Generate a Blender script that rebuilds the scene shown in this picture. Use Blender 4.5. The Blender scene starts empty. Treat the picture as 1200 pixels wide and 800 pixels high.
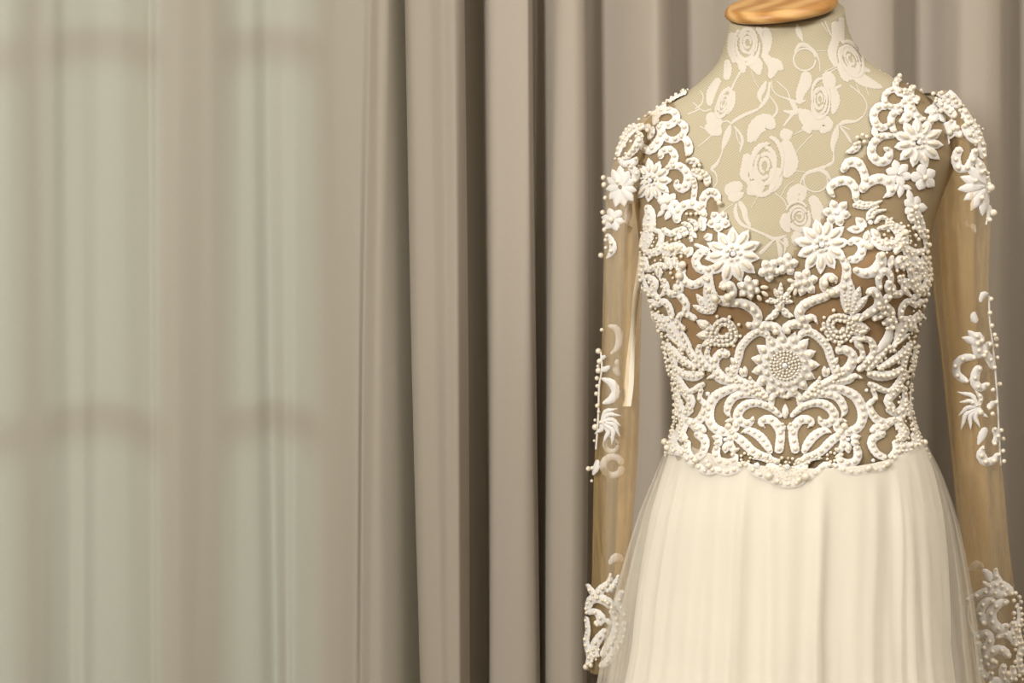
import bpy, bmesh, math, random
import numpy as np
from mathutils import Vector, Matrix
from mathutils.bvhtree import BVHTree

random.seed(11)
SC = bpy.context.scene
COL = SC.collection

# ------------------------------------------------------------------ camera
D, F, ZC = 2.4, 2400.0, 1.15          # distance to the dress form, focal length in px, eye height
cam_d = bpy.data.cameras.new('camera')
cam_d.sensor_width = 36.0
cam_d.lens = F * 36.0 / 1200.0
cam = bpy.data.objects.new('camera', cam_d)
cam.location = (0, -D, ZC)
cam.rotation_euler = (math.pi / 2, 0, 0)
COL.objects.link(cam)
SC.camera = cam

# ------------------------------------------------------------------ world, light, exposure
world = bpy.data.worlds.new('world')
SC.world = world
world.use_nodes = True
bg = world.node_tree.nodes['Background']
bg.inputs[0].default_value = (0.80, 0.95, 1.0, 1)
bg.inputs[1].default_value = 0.55

def area(name, loc, target, size, power, col):
    l = bpy.data.lights.new(name, 'AREA')
    l.shape = 'RECTANGLE'; l.size = size[0]; l.size_y = size[1]
    l.energy = power; l.color = col
    o = bpy.data.objects.new(name, l); COL.objects.link(o)
    o.location = loc
    o.rotation_euler = (Vector(target) - Vector(loc)).to_track_quat('-Z', 'Y').to_euler()
    return o

sun_d = bpy.data.lights.new('overcast_daylight', 'SUN')
sun_d.energy = 2.0; sun_d.angle = math.radians(15); sun_d.color = (0.74, 1.0, 0.97)
sun = bpy.data.objects.new('overcast_daylight', sun_d); COL.objects.link(sun)
sun.rotation_euler = Vector((0.02, -1.0, -0.58)).to_track_quat('-Z', 'Y').to_euler()

area('room_light_key', (-1.35, -2.25, 2.25), (0.25, 0.1, 1.0), (0.5, 0.4), 70, (1.0, 0.96, 0.895))
area('room_light_ceiling', (0.9, -1.2, 2.52), (0.9, -1.2, 0.0), (1.0, 1.0), 26, (1.0, 0.93, 0.85))
SC.view_settings.view_transform = 'Standard'
SC.view_settings.look = 'None'
SC.view_settings.exposure = 0.08
SC.view_settings.gamma = 1.0
SC.view_settings.use_curve_mapping = False
SC.cycles.transparent_max_bounces = 24

# ------------------------------------------------------------------ helpers
def mat(name, col, rough=0.7, spec=0.3, bump=None, var=None, metallic=0.0, sheen=0.0, coat=0.0):
    m = bpy.data.materials.new(name); m.use_nodes = True
    nt = m.node_tree; p = nt.nodes['Principled BSDF']
    p.inputs['Base Color'].default_value = (*col, 1)
    p.inputs['Roughness'].default_value = rough
    p.inputs['Specular IOR Level'].default_value = spec
    p.inputs['Metallic'].default_value = metallic
    p.inputs['Sheen Weight'].default_value = sheen
    p.inputs['Coat Weight'].default_value = coat
    p.inputs['Coat Roughness'].default_value = 0.2
    tc = nt.nodes.new('ShaderNodeTexCoord')
    if var:
        n = nt.nodes.new('ShaderNodeTexNoise'); n.inputs['Scale'].default_value = var[0]
        n.inputs['Detail'].default_value = 3
        nt.links.new(tc.outputs['Object'], n.inputs['Vector'])
        r = nt.nodes.new('ShaderNodeValToRGB')
        a = var[1]
        r.color_ramp.elements[0].position = 0.3; r.color_ramp.elements[1].position = 0.7
        r.color_ramp.elements[0].color = (*[c * (1 - a) for c in col], 1)
        r.color_ramp.elements[1].color = (*[min(1, c * (1 + a)) for c in col], 1)
        nt.links.new(n.outputs['Fac'], r.inputs['Fac'])
        nt.links.new(r.outputs['Color'], p.inputs['Base Color'])
    if bump:
        n = nt.nodes.new('ShaderNodeTexNoise'); n.inputs['Scale'].default_value = bump[0]
        n.inputs['Detail'].default_value = 2
        nt.links.new(tc.outputs['Object'], n.inputs['Vector'])
        b = nt.nodes.new('ShaderNodeBump'); b.inputs['Strength'].default_value = bump[1]
        b.inputs['Distance'].default_value = bump[2]
        nt.links.new(n.outputs['Fac'], b.inputs['Height'])
        nt.links.new(b.outputs['Normal'], p.inputs['Normal'])
    return m

def mat_sheer(name, col, alpha, transl=0.3, stripes=None):
    """thin netting: part of the light passes straight through, the rest is scattered"""
    m = bpy.data.materials.new(name); m.use_nodes = True
    nt = m.node_tree
    for n in list(nt.nodes):
        if n.type == 'BSDF_PRINCIPLED': nt.nodes.remove(n)
    out = nt.nodes['Material Output']
    d = nt.nodes.new('ShaderNodeBsdfDiffuse'); d.inputs[0].default_value = (*col, 1)
    t = nt.nodes.new('ShaderNodeBsdfTranslucent'); t.inputs[0].default_value = (*col, 1)
    mx = nt.nodes.new('ShaderNodeMixShader'); mx.inputs[0].default_value = transl
    nt.links.new(d.outputs[0], mx.inputs[1]); nt.links.new(t.outputs[0], mx.inputs[2])
    tr = nt.nodes.new('ShaderNodeBsdfTransparent')
    m2 = nt.nodes.new('ShaderNodeMixShader'); m2.inputs[0].default_value = alpha
    nt.links.new(tr.outputs[0], m2.inputs[1]); nt.links.new(mx.outputs[0], m2.inputs[2])
    nt.links.new(m2.outputs[0], out.inputs['Surface'])
    if stripes:
        tc = nt.nodes.new('ShaderNodeTexCoord')
        mp = nt.nodes.new('ShaderNodeMapping'); mp.inputs['Scale'].default_value = (stripes[0], stripes[0], stripes[0] * 0.006)
        n = nt.nodes.new('ShaderNodeTexNoise'); n.inputs['Scale'].default_value = 1.0; n.inputs['Detail'].default_value = 2
        r = nt.nodes.new('ShaderNodeMapRange')
        r.inputs['From Min'].default_value = 0.3; r.inputs['From Max'].default_value = 0.7
        r.inputs['To Min'].default_value = alpha - stripes[1]; r.inputs['To Max'].default_value = alpha + stripes[1]
        nt.links.new(tc.outputs['Object'], mp.inputs['Vector']); nt.links.new(mp.outputs[0], n.inputs['Vector'])
        nt.links.new(n.outputs['Fac'], r.inputs['Value']); nt.links.new(r.outputs[0], m2.inputs[0])
    return m

def mat_curtain(name, col, transl):
    m = bpy.data.materials.new(name); m.use_nodes = True
    nt = m.node_tree; p = nt.nodes['Principled BSDF']; out = nt.nodes['Material Output']
    p.inputs['Roughness'].default_value = 0.55; p.inputs['Specular IOR Level'].default_value = 0.25
    p.inputs['Sheen Weight'].default_value = 0.15
    tc = nt.nodes.new('ShaderNodeTexCoord')
    mp = nt.nodes.new('ShaderNodeMapping'); mp.inputs['Scale'].default_value = (700, 700, 900)
    n = nt.nodes.new('ShaderNodeTexNoise'); n.inputs['Scale'].default_value = 1.0
    nt.links.new(tc.outputs['Object'], mp.inputs['Vector']); nt.links.new(mp.outputs[0], n.inputs['Vector'])
    r = nt.nodes.new('ShaderNodeValToRGB')
    r.color_ramp.elements[0].color = (*[c * .93 for c in col], 1)
    r.color_ramp.elements[1].color = (*[c * 1.07 for c in col], 1)
    nt.links.new(n.outputs['Fac'], r.inputs['Fac'])
    nt.links.new(r.outputs['Color'], p.inputs['Base Color'])
    t = nt.nodes.new('ShaderNodeBsdfTranslucent')
    nt.links.new(r.outputs['Color'], t.inputs[0])
    mx = nt.nodes.new('ShaderNodeMixShader'); mx.inputs[0].default_value = transl
    nt.links.new(p.outputs[0], mx.inputs[1]); nt.links.new(t.outputs[0], mx.inputs[2])
    nt.links.new(mx.outputs[0], out.inputs['Surface'])
    return m

def link_mesh(name, verts, faces, m, parent=None, smooth=True):
    me = bpy.data.meshes.new(name)
    me.from_pydata([tuple(v) for v in verts], [], faces)
    if smooth:
        me.polygons.foreach_set('use_smooth', [True] * len(me.polygons))
    if m: me.materials.append(m)
    me.update()
    o = bpy.data.objects.new(name, me); COL.objects.link(o)
    if parent: attach(o, parent)
    return o

def attach(o, parent):
    o.parent = parent
    o.matrix_parent_inverse = ORIG.get(parent.name, Matrix.Identity(4))

ORIG = {}
def empty(name, loc, label, cat):
    e = bpy.data.objects.new(name, None); COL.objects.link(e)
    e.location = loc; e['label'] = label; e['category'] = cat
    ORIG[e.name] = Matrix.Translation(Vector(loc)).inverted()
    return e

def struct(o, label=None):
    o['kind'] = 'structure'
    if label: o['label'] = label
    return o

def box_vf(x0, x1, y0, y1, z0, z1, base=0):
    v = [(x0,y0,z0),(x1,y0,z0),(x1,y1,z0),(x0,y1,z0),(x0,y0,z1),(x1,y0,z1),(x1,y1,z1),(x0,y1,z1)]
    f = [(0,3,2,1),(4,5,6,7),(0,1,5,4),(1,2,6,5),(2,3,7,6),(3,0,4,7)]
    return v, [tuple(i + base for i in q) for q in f]

def box(name, x0, x1, y0, y1, z0, z1, m, parent=None):
    v, f = box_vf(x0, x1, y0, y1, z0, z1)
    return link_mesh(name, v, f, m, parent, smooth=False)

def lathe(name, prof, m, parent, seg=48, mtx=None):
    v, f = [], []
    for r, z in prof:
        for k in range(seg):
            a = 2 * math.pi * k / seg
            p = Vector((r * math.cos(a), r * math.sin(a), z))
            v.append(mtx @ p if mtx else p)
    n = len(prof)
    for i in range(n - 1):
        for k in range(seg):
            k2 = (k + 1) % seg
            f.append((i*seg+k, i*seg+k2, (i+1)*seg+k2, (i+1)*seg+k))
    f.append(tuple(range(seg))[::-1]); f.append(tuple((n-1)*seg + k for k in range(seg)))
    return link_mesh(name, v, f, m, parent)

def X_at(px, y=0.0): return (px - 600.0) * (D + y) / F
def Z_at(py, y=0.0): return ZC + (400.0 - py) * (D + y) / F

def smooth_interp(ks, vs, sig):
    ks = np.array(ks, float); vs = np.array(vs, float)
    g = np.arange(ks[0] - 4*sig, ks[-1] + 4*sig, 1.0)
    d = np.interp(g, ks, vs)
    k = np.exp(-0.5 * (np.arange(-3*sig, 3*sig+1) / sig) ** 2); k /= k.sum()
    pad = len(k) // 2
    dd = np.convolve(np.pad(d, pad, mode='edge'), k, mode='valid')
    return lambda q: float(np.interp(q, g, dd))

def catmull(pts, step):
    """Catmull-Rom through tuples; returns list of tuples sampled about every step (first two comps)"""
    P = [np.array(p, float) for p in pts]
    if len(P) == 2: P = [P[0], (P[0]+P[1])/2, P[1]]
    out = []
    Q = [2*P[0]-P[1]] + P + [2*P[-1]-P[-2]]
    for i in range(1, len(Q)-2):
        a, b, c, d = Q[i-1], Q[i], Q[i+1], Q[i+2]
        n = max(2, int(np.linalg.norm((c-b)[:2]) / step))
        for k in range(n):
            t = k / n
            out.append(0.5*((2*b)+(-a+c)*t+(2*a-5*b+4*c-d)*t*t+(-a+3*b-3*c+d)*t**3))
    out.append(P[-1])
    return out

# ------------------------------------------------------------------ materials
M = {}
M['wall'] = mat('plaster', (0.70, 0.66, 0.58), 0.9, 0.2, var=(6, 0.04), bump=(60, 0.2, 0.002))
M['floor'] = mat('floor_carpet', (0.30, 0.26, 0.21), 0.95, 0.1, var=(90, 0.15), bump=(400, 0.5, 0.003))
M['paint'] = mat('white_paint', (0.75, 0.74, 0.70), 0.5, 0.4, var=(20, 0.02))
M['curtain_a'] = mat_curtain('curtain_fabric_thin', (0.475, 0.43, 0.365), 0.40)
M['curtain_b'] = mat_curtain('curtain_fabric_grey', (0.40, 0.355, 0.30), 0.10)
M['lace'] = mat('embroidery_thread', (0.86, 0.84, 0.825), 0.6, 0.3, bump=(1100, 1.0, 0.0013), sheen=0.2)
M['pearl'] = mat('pearl', (0.73, 0.66, 0.54), 0.28, 0.9, coat=0.9)
M['stone'] = mat('rhinestone', (0.85, 0.86, 0.88), 0.05, 0.9, metallic=0.15, coat=1.0)
M['bodice'] = mat_sheer('nude_tulle', (0.39, 0.285, 0.165), 0.56, 0.25)
M['sleeve'] = mat_sheer('tan_tulle', (0.88, 0.67, 0.36), 0.24, 0.45, stripes=(170, 0.10))
M['nude'] = mat('nude_lining', (0.44, 0.255, 0.13), 0.7, 0.2, var=(40, 0.04))
M['skirt'] = mat('ivory_satin', (0.73, 0.705, 0.635), 0.6, 0.25, var=(8, 0.02), sheen=0.2)
M['tulle'] = mat_sheer('ivory_tulle', (0.86, 0.82, 0.74), 0.22, 0.35)
M['ribbon'] = mat('white_ribbon', (0.88, 0.82, 0.70), 0.35, 0.5)
M['formlace'] = mat('stretch_lace', (0.56, 0.52, 0.455), 0.8, 0.2, bump=(1500, 0.4, 0.0004))
M['steel'] = mat('dark_steel', (0.08, 0.08, 0.085), 0.4, 0.5, metallic=0.8)

def mat_net():
    m = mat('beige_net_cover', (0.50, 0.42, 0.27), 0.85, 0.2)
    nt = m.node_tree; p = nt.nodes['Principled BSDF']
    tc = nt.nodes.new('ShaderNodeTexCoord')
    ws = []
    for ang in (0.6, -0.95):
        mp = nt.nodes.new('ShaderNodeMapping'); mp.inputs['Rotation'].default_value = (0, ang, 0)
        mp.inputs['Scale'].default_value = (1, 0.0, 1)
        w = nt.nodes.new('ShaderNodeTexWave'); w.inputs['Scale'].default_value = 135
        w.inputs['Distortion'].default_value = 0.6; w.inputs['Detail'].default_value = 0
        nt.links.new(tc.outputs['Object'], mp.inputs['Vector']); nt.links.new(mp.outputs[0], w.inputs['Vector'])
        ws.append(w)
    mu = nt.nodes.new('ShaderNodeMath'); mu.operation = 'MULTIPLY'
    nt.links.new(ws[0].outputs['Fac'], mu.inputs[0]); nt.links.new(ws[1].outputs['Fac'], mu.inputs[1])
    r = nt.nodes.new('ShaderNodeValToRGB')
    r.color_ramp.elements[0].color = (0.455, 0.405, 0.295, 1)
    r.color_ramp.elements[1].color = (0.31, 0.27, 0.185, 1)
    nt.links.new(mu.outputs[0], r.inputs['Fac']); nt.links.new(r.outputs['Color'], p.inputs['Base Color'])
    return m
M['net'] = mat_net()

def mat_wood():
    m = mat('pine_wood', (0.6, 0.33, 0.10), 0.5, 0.4, coat=0.1)
    nt = m.node_tree; p = nt.nodes['Principled BSDF']
    tc = nt.nodes.new('ShaderNodeTexCoord')
    mp = nt.nodes.new('ShaderNodeMapping'); mp.inputs['Rotation'].default_value = (0.25, 0.3, 0.6)
    mp.inputs['Scale'].default_value = (1, 5, 9)
    w = nt.nodes.new('ShaderNodeTexWave'); w.inputs['Scale'].default_value = 4.5
    w.inputs['Distortion'].default_value = 3.5; w.inputs['Detail'].default_value = 3; w.inputs['Detail Scale'].default_value = 1.5
    nt.links.new(tc.outputs['Object'], mp.inputs['Vector']); nt.links.new(mp.outputs[0], w.inputs['Vector'])
    r = nt.nodes.new('ShaderNodeValToRGB')
    r.color_ramp.elements[0].color = (0.60, 0.36, 0.14, 1)
    r.color_ramp.elements[1].color = (0.40, 0.19, 0.05, 1)
    nt.links.new(w.outputs['Fac'], r.inputs['Fac']); nt.links.new(r.outputs['Color'], p.inputs['Base Color'])
    return m
M['wood'] = mat_wood()

def mat_glass():
    m = bpy.data.materials.new('window_glass'); m.use_nodes = True
    nt = m.node_tree
    for n in list(nt.nodes):
        if n.type == 'BSDF_PRINCIPLED': nt.nodes.remove(n)
    out = nt.nodes['Material Output']
    tr = nt.nodes.new('ShaderNodeBsdfTransparent'); tr.inputs[0].default_value = (0.86, 0.95, 0.92, 1)
    g = nt.nodes.new('ShaderNodeBsdfGlossy'); g.inputs['Roughness'].default_value = 0.02
    mx = nt.nodes.new('ShaderNodeMixShader'); mx.inputs[0].default_value = 0.06
    nt.links.new(tr.outputs[0], mx.inputs[1]); nt.links.new(g.outputs[0], mx.inputs[2])
    nt.links.new(mx.outputs[0], out.inputs['Surface'])
    return m
M['glass'] = mat_glass()

# ------------------------------------------------------------------ room
RX0, RX1, RY0, RY1, RH = -2.4, 2.6, -3.3, 0.53, 2.6
struct(box('floor', RX0, RX1, RY0, RY1, -0.1, 0.0, M['floor']))
struct(box('ceiling', RX0 - 0.12, RX1 + 0.12, RY0 - 0.12, RY1 + 0.12, RH, RH + 0.1, M['wall']))
struct(box('wall_left', RX0 - 0.12, RX0, RY0, RY1, 0, RH, M['wall']))
struct(box('wall_right', RX1, RX1 + 0.12, RY0, RY1, 0, RH, M['wall']))
struct(box('wall_front', RX0 - 0.12, RX1 + 0.12, RY0 - 0.12, RY0, 0, RH, M['wall']))
CY = 0.42                                   # depth of the curtains
wx0, wx1 = X_at(-215, CY), X_at(392, CY)
wz0, wz1 = 0.45, 2.15
v, f = [], []
for b in ((RX0 - 0.12, wx0, 0, RH), (wx1, RX1 + 0.12, 0, RH), (wx0, wx1, 0, wz0), (wx0, wx1, wz1, RH)):
    vv, ff = box_vf(b[0], b[1], RY1, RY1 + 0.14, b[2], b[3], len(v)); v += vv; f += ff
struct(link_mesh('wall_back', v, f, M['wall'], smooth=False))

# window behind the thin curtain: two casements with cross bars
win = bpy.data.objects.new('window_1', None); COL.objects.link(win)
win.location = (wx0, RY1, wz0); ORIG['window_1'] = Matrix.Translation(win.location).inverted()
struct(win)
fy0, fy1 = RY1 - 0.005, RY1 + 0.045
fr = 0.03
zb = [wz0, Z_at(500, CY) + 0.072, Z_at(62, CY) + 0.078, wz1]
bars = {'frame_stile': [(wx0, wx0 + fr, wz0, wz1), (X_at(372, CY), wx1, wz0, wz1)],
        'frame_rail': [(wx0, wx1, wz0, wz0 + fr), (wx0, wx1, wz1 - fr, wz1)],
        'casement_stile': [(X_at(188, CY), X_at(262, CY), wz0 + fr, wz1 - fr)],
        'glazing_bar': [(X_at(28, CY), X_at(52, CY), wz0 + fr, wz1 - fr)]}
for nm, L in bars.items():
    for (a, b, c, d) in L: box(nm, a, b, fy0, fy1, c, d, M['paint'], win)
cols = [(wx0 + fr, X_at(28, CY)), (X_at(52, CY), X_at(188, CY)), (X_at(262, CY), X_at(372, CY))]
rows = [wz0 + fr, zb[1], zb[2], wz1 - fr]
for a, b in cols:
    for k in (1, 2):
        box('glazing_bar', a, b, fy0, fy1, rows[k] - 0.011, rows[k] + 0.011, M['paint'], win)
    for k in range(3):
        box('glass_pane', a, b, RY1 + 0.018, RY1 + 0.022, rows[k] + (0.011 if k else 0), rows[k+1] - (0.011 if k < 2 else 0), M['glass'], win)

# ------------------------------------------------------------------ curtains
def curtain(name, ctrl, m, label, wob, seed, sag=None):
    """ctrl: (px at the photo's top, px at its bottom, depth in cm); runs from floor to ceiling"""
    rnd = random.Random(seed)
    zs = np.linspace(0.0, RH - 0.004, 78)
    verts, faces = [], []
    ph = [(rnd.uniform(0, 6.28), rnd.uniform(1.2, 3.0)) for _ in ctrl]
    ncol = None
    for iz, z in enumerate(zs):
        t = (Z_at(0, CY) - z) / (Z_at(0, CY) - Z_at(800, CY))      # 0 at the photo's top, 1 at its bottom
        tt = max(-0.3, min(1.5, t))
        pts = []
        for i, (a, b, *dz) in enumerate(ctrl):
            d = dz[0] + (dz[-1] - dz[0]) * max(0.0, min(1.0, tt))
            w = wob * math.sin(ph[i][0] + ph[i][1] * z * 1.7)
            px = a + (b - a) * tt + w
            dd = d * (0.92 + 0.16 * tt) + 0.25 * math.sin(ph[i][0] * 2 + ph[i][1] * z)
            pts.append((X_at(px, CY), CY + dd * 0.01))
        # fixed number of samples per span keeps the grid regular
        P = [np.array(p) for p in pts]; Q = [2*P[0]-P[1]] + P + [2*P[-1]-P[-2]]
        line = []
        for i in range(1, len(Q) - 2):
            a, b, c, d = Q[i-1], Q[i], Q[i+1], Q[i+2]
            m1 = (c - a) * 0.42; m2 = (d - b) * 0.42
            lim = np.linalg.norm(c - b) * 1.2
            for mm in (m1, m2):
                l = np.linalg.norm(mm)
                if l > lim: mm *= lim / l
            for k in range(7):
                s = k / 7
                line.append((2*s**3-3*s**2+1)*b + (s**3-2*s**2+s)*m1 + (-2*s**3+3*s**2)*c + (s**3-s**2)*m2)
        line.append(P[-1])
        ncol = len(line)
        verts += [(p[0], p[1], z) for p in line]
    for i in range(len(zs) - 1):
        for k in range(ncol - 1):
            faces.append((i*ncol+k, i*ncol+k+1, (i+1)*ncol+k+1, (i+1)*ncol+k))
    o = link_mesh(name, verts, faces, m)
    o['label'] = label; o['category'] = 'curtain'
    return o

A = [(-260,-260,2),(-200,-205,-1),(-140,-140,2),(-80,-85,0),(-20,-25,-2),(16,14,-2.6),(44,46,-1.2,-.8),(60,62,-.1,.2),(76,78,.9,1.9),(92,94,1.7,1.2),(112,112,2.3),(142,144,1.5),(168,168,-.2),(178,179,-1.5),
     (187,188,-1.2),(212,210,-1.8),(236,234,-1.2),(254,250,-.6),(278,274,.8),(296,302,1.5,1.5),(311,319,2.0,2.8),(327,335,1.9,1.3),(345,345,1.2),(366,370,-.4),(395,398,-1.8),
     (428,416,-3.2),(435,425,-3.1),(445,437,-4.3),(456,450,-4.7),(467,469,-3.0),(478,492,1.5),(482,500,2.6),
     (476,494,-1.0),(477,495,-5.5),(483,504,-7.0),(504,520,-8.2),(519,530,-8.0),(534,540,-8.5),(542,547,-6.8),(545,551,-3.5),(541,547,0.5),(530,540,2.0)]
curtain('curtain', A, M['curtain_a'], 'thin beige curtain on the left with daylight and window bars showing through', 1.5, 3)
B = [(500,505,4.2),(530,535,3.8),(552,556,3.2),(566,570,1.2),(573,574,-2.2),(590,588,-3.6),(610,616,-4.2),(621,627,-4.0),(626,631,-1.8),(622,626,1.5),(630,628,3.0),
     (640,636,.4),(652,645,-3.0),(672,668,-4.6),(683,684,-3.6),(686,688,-1.0),(682,684,2.0),(698,696,3.2),(718,716,.8),(742,742,-3.2),(768,768,-5.0),(783,783,-3.6),(786,787,-1),(782,783,2),
     (805,805,3.2),(835,835,.6),(862,862,-3.2),(890,890,-4.8),(906,906,-3.2),(908,908,-.6),(904,904,2),(925,925,3.2),(960,955,.4),(988,985,-3),(1020,1018,-4.6),(1042,1040,-4.0),(1050,1047,-1.2),
     (1046,1043,2),(1070,1068,3.4),(1095,1096,2.2),(1108,1106,-1.6),(1120,1118,-4.0),(1145,1145,-5.0),(1163,1163,-4.2),(1171,1170,-1.2),(1167,1166,2),(1188,1188,3.4),(1220,1220,0),
     (1245,1245,-4.4),(1272,1272,-3.6),(1276,1276,0),(1273,1273,2.4),(1300,1300,3),(1340,1340,-3.6),(1372,1372,-4),(1380,1380,0),(1376,1376,2.4),(1410,1410,3),(1450,1450,-4),(1490,1490,-3),(1520,1520,1)]
curtain('curtain', B, M['curtain_b'], 'grey taupe curtain with deep round folds behind the dress form', 2.2, 8)

# ------------------------------------------------------------------ dress form body
rows_py = [16, 40, 60, 75, 88, 100, 112, 125, 140, 160, 190, 230, 270, 310, 340, 370, 400, 440, 475, 500, 530, 560, 620, 700, 800]
rows_l  = [855,851,846,839,829,817,798,776,759,748,741,745,750,754,759,768,780,790,796,793,785,777,760,752,765]
rows_r  = [988,992,1001,1014,1035,1060,1080,1097,1110,1120,1118,1100,1087,1085,1084,1077,1070,1062,1061,1066,1080,1091,1108,1116,1105]
fl = smooth_interp(rows_py, rows_l, 7); frr = smooth_interp(rows_py, rows_r, 7)
ff_ = smooth_interp([16, 60, 100, 150, 200, 260, 310, 350, 400, 475, 560, 640, 800], [-.058,-.058,-.066,-.082,-.094,-.104,-.108,-.104,-.094,-.084,-.108,-.13,-.13], 16)
fb = smooth_interp([16, 60, 100, 150, 220, 320, 400, 475, 560, 640, 800], [.058,.062,.082,.102,.11,.10,.09,.085,.11,.13,.12], 16)

sh_ = smooth_interp([524, 545, 580, 620, 800], [0.0, 0.006, 0.032, 0.05, 0.06], 5)   # the form narrows below the waist seam
def torso(th, py, off=0.0, guide=False):
    l, r = X_at(fl(py)), X_at(frr(py))
    if not guide and py > 510: off = off - sh_(py)
    cx, hw = (l + r) / 2, (r - l) / 2 + off
    c, s = math.cos(th), math.sin(th)
    p = 2 / 2.35
    x = cx + hw * math.copysign(abs(c) ** p, c)
    dep = (fb(py) + off) if s > 0 else (-ff_(py) + off)
    y = dep * math.copysign(abs(s) ** p, s)
    if s < 0:
        qx = x / (D) * F + 600
        for bx in (842, 1003):
            y -= 0.026 * math.exp(-((qx - bx) / 46) ** 2 - ((py - 318) / 48) ** 2)
    z = Z_at(py)
    w = max(0.0, min(1.0, (92 - py) / 60)); w = w * w * (3 - 2 * w)
    z += w * ((x - X_at(920)) * 0.12 + y * 0.36)
    return Vector((x, y, z))

def torso_mesh(py0, py1, npy, nth, off, keep=None, caps=False, guide=False):
    verts, faces = [], []
    for i in range(npy):
        py = py0 + (py1 - py0) * i / (npy - 1)
        for k in range(nth):
            verts.append(torso(2 * math.pi * k / nth, py, off, guide))
    for i in range(npy - 1):
        for k in range(nth):
            k2 = (k + 1) % nth
            q = (i*nth+k, (i+1)*nth+k, (i+1)*nth+k2, i*nth+k2)
            if keep:
                c = (verts[q[0]] + verts[q[2]]) / 2
                if not keep(c): continue
            faces.append(q)
    if caps:
        faces.append(tuple(range(nth))); faces.append(tuple((npy-1)*nth + k for k in range(nth))[::-1])
    if keep:
        used = sorted({i for q in faces for i in q}); mp = {u: n for n, u in enumerate(used)}
        verts = [verts[u] for u in used]; faces = [tuple(mp[i] for i in q) for q in faces]
    return verts, faces

def to_px(p):
    s = F / (D + p.y)
    return 600 + p.x * s, 400 - (p.z - ZC) * s

def in_poly(x, y, poly):
    c = False; j = len(poly) - 1
    for i in range(len(poly)):
        xi, yi = poly[i]; xj, yj = poly[j]
        if (yi > y) != (yj > y) and x < (xj - xi) * (y - yi) / (yj - yi) + xi: c = not c
        j = i
    return c

form = empty('dress_form', (X_at(922), 0, 0), 'beige dress form in rose stretch lace with a round wooden neck cap', 'mannequin')
bv, bf = torso_mesh(16, 800, 150, 120, 0.0, caps=True)
body = link_mesh('torso', bv, bf, M['net'], form)
BODY = BVHTree.FromPolygons([tuple(p) for p in bv], bf)
# wooden neck cap, tipped towards the viewer
cap_m = Matrix.Translation((X_at(917, -.02), -0.012, Z_at(17))) @ Matrix.Rotation(math.radians(-8.3), 4, 'Y') @ Matrix.Rotation(math.radians(18.5), 4, 'X')
lathe('neck_cap', [(0.050, -0.001), (0.0615, 0.0), (0.0645, 0.002), (0.0662, 0.005), (0.0655, 0.0085), (0.0615, 0.0130), (0.0608, 0.0135), (0.0600, 0.0138), (0.058, 0.0139), (0.02, 0.0140)], M['wood'], form, 64, cap_m)
stm = Matrix.Translation((X_at(922), 0.01, 0))
lathe('stand_pole', [(0.018, 0.03), (0.018, 0.78)], M['steel'], form, 16, stm)
lathe('stand_base', [(0.20, 0.0), (0.20, 0.012), (0.19, 0.02), (0.05, 0.03), (0.03, 0.06)], M['steel'], form, 40, stm)

# ------------------------------------------------------------------ projecting pattern pieces onto a surface
CAM = Vector((0, -D, ZC))
MIDX = {}
def proj(S, px, py, off=0.0):
    if isinstance(S, str):                           # 'SR' / 'SL': the flanks, px runs from 838 at the side seam round towards the back at 750
        def th(x): return -0.42 + (838 - x) / 88 * 1.4 if S == 'SR' else math.pi - 0.03 - (838 - x) / 88 * 0.95
        p = torso(th(px), py, 0.0, True); a = torso(th(px + 1), py, 0.0, True) - torso(th(px - 1), py, 0.0, True); b = torso(th(px), py + 1, 0.0, True) - p
        n = a.cross(b).normalized()
        if n.dot(p - Vector((X_at(922), 0.0, p.z))) < 0: n = -n
        return p + n * off, n
    d = Vector(((px - 600) / F, 1.0, (400 - py) / F)).normalized()
    hit, n, i, dist = S.ray_cast(CAM, d)
    if hit is None:
        # beyond the outline: walk in towards the middle of the surface until the edge is met
        c = MIDX.get(id(S), lambda y: 920.0)(py)
        lo, hi = None, px
        for k in range(1, 15):
            x = px + math.copysign(k, c - px)
            e = Vector(((x - 600) / F, 1.0, (400 - py) / F)).normalized()
            h2, n2, _, _ = S.ray_cast(CAM, e)
            if h2 is not None: lo = (h2, n2, x); break
            if (c - x) * (c - px) < 0: break
        if lo:
            hit, n = lo[0], lo[1]
            out = Vector((math.copysign(1, px - c), 0, 0))
            n = (n * 0.5 + out).normalized()
            hit = hit + out * min(2.5, abs(px - lo[2])) * 0.001
        else:
            q = CAM + d * (D / d.y)
            hit, n, i, dist = S.find_nearest(q)
    if n.dot(d) > 0: n = -n
    return hit + n * off, n

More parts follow.
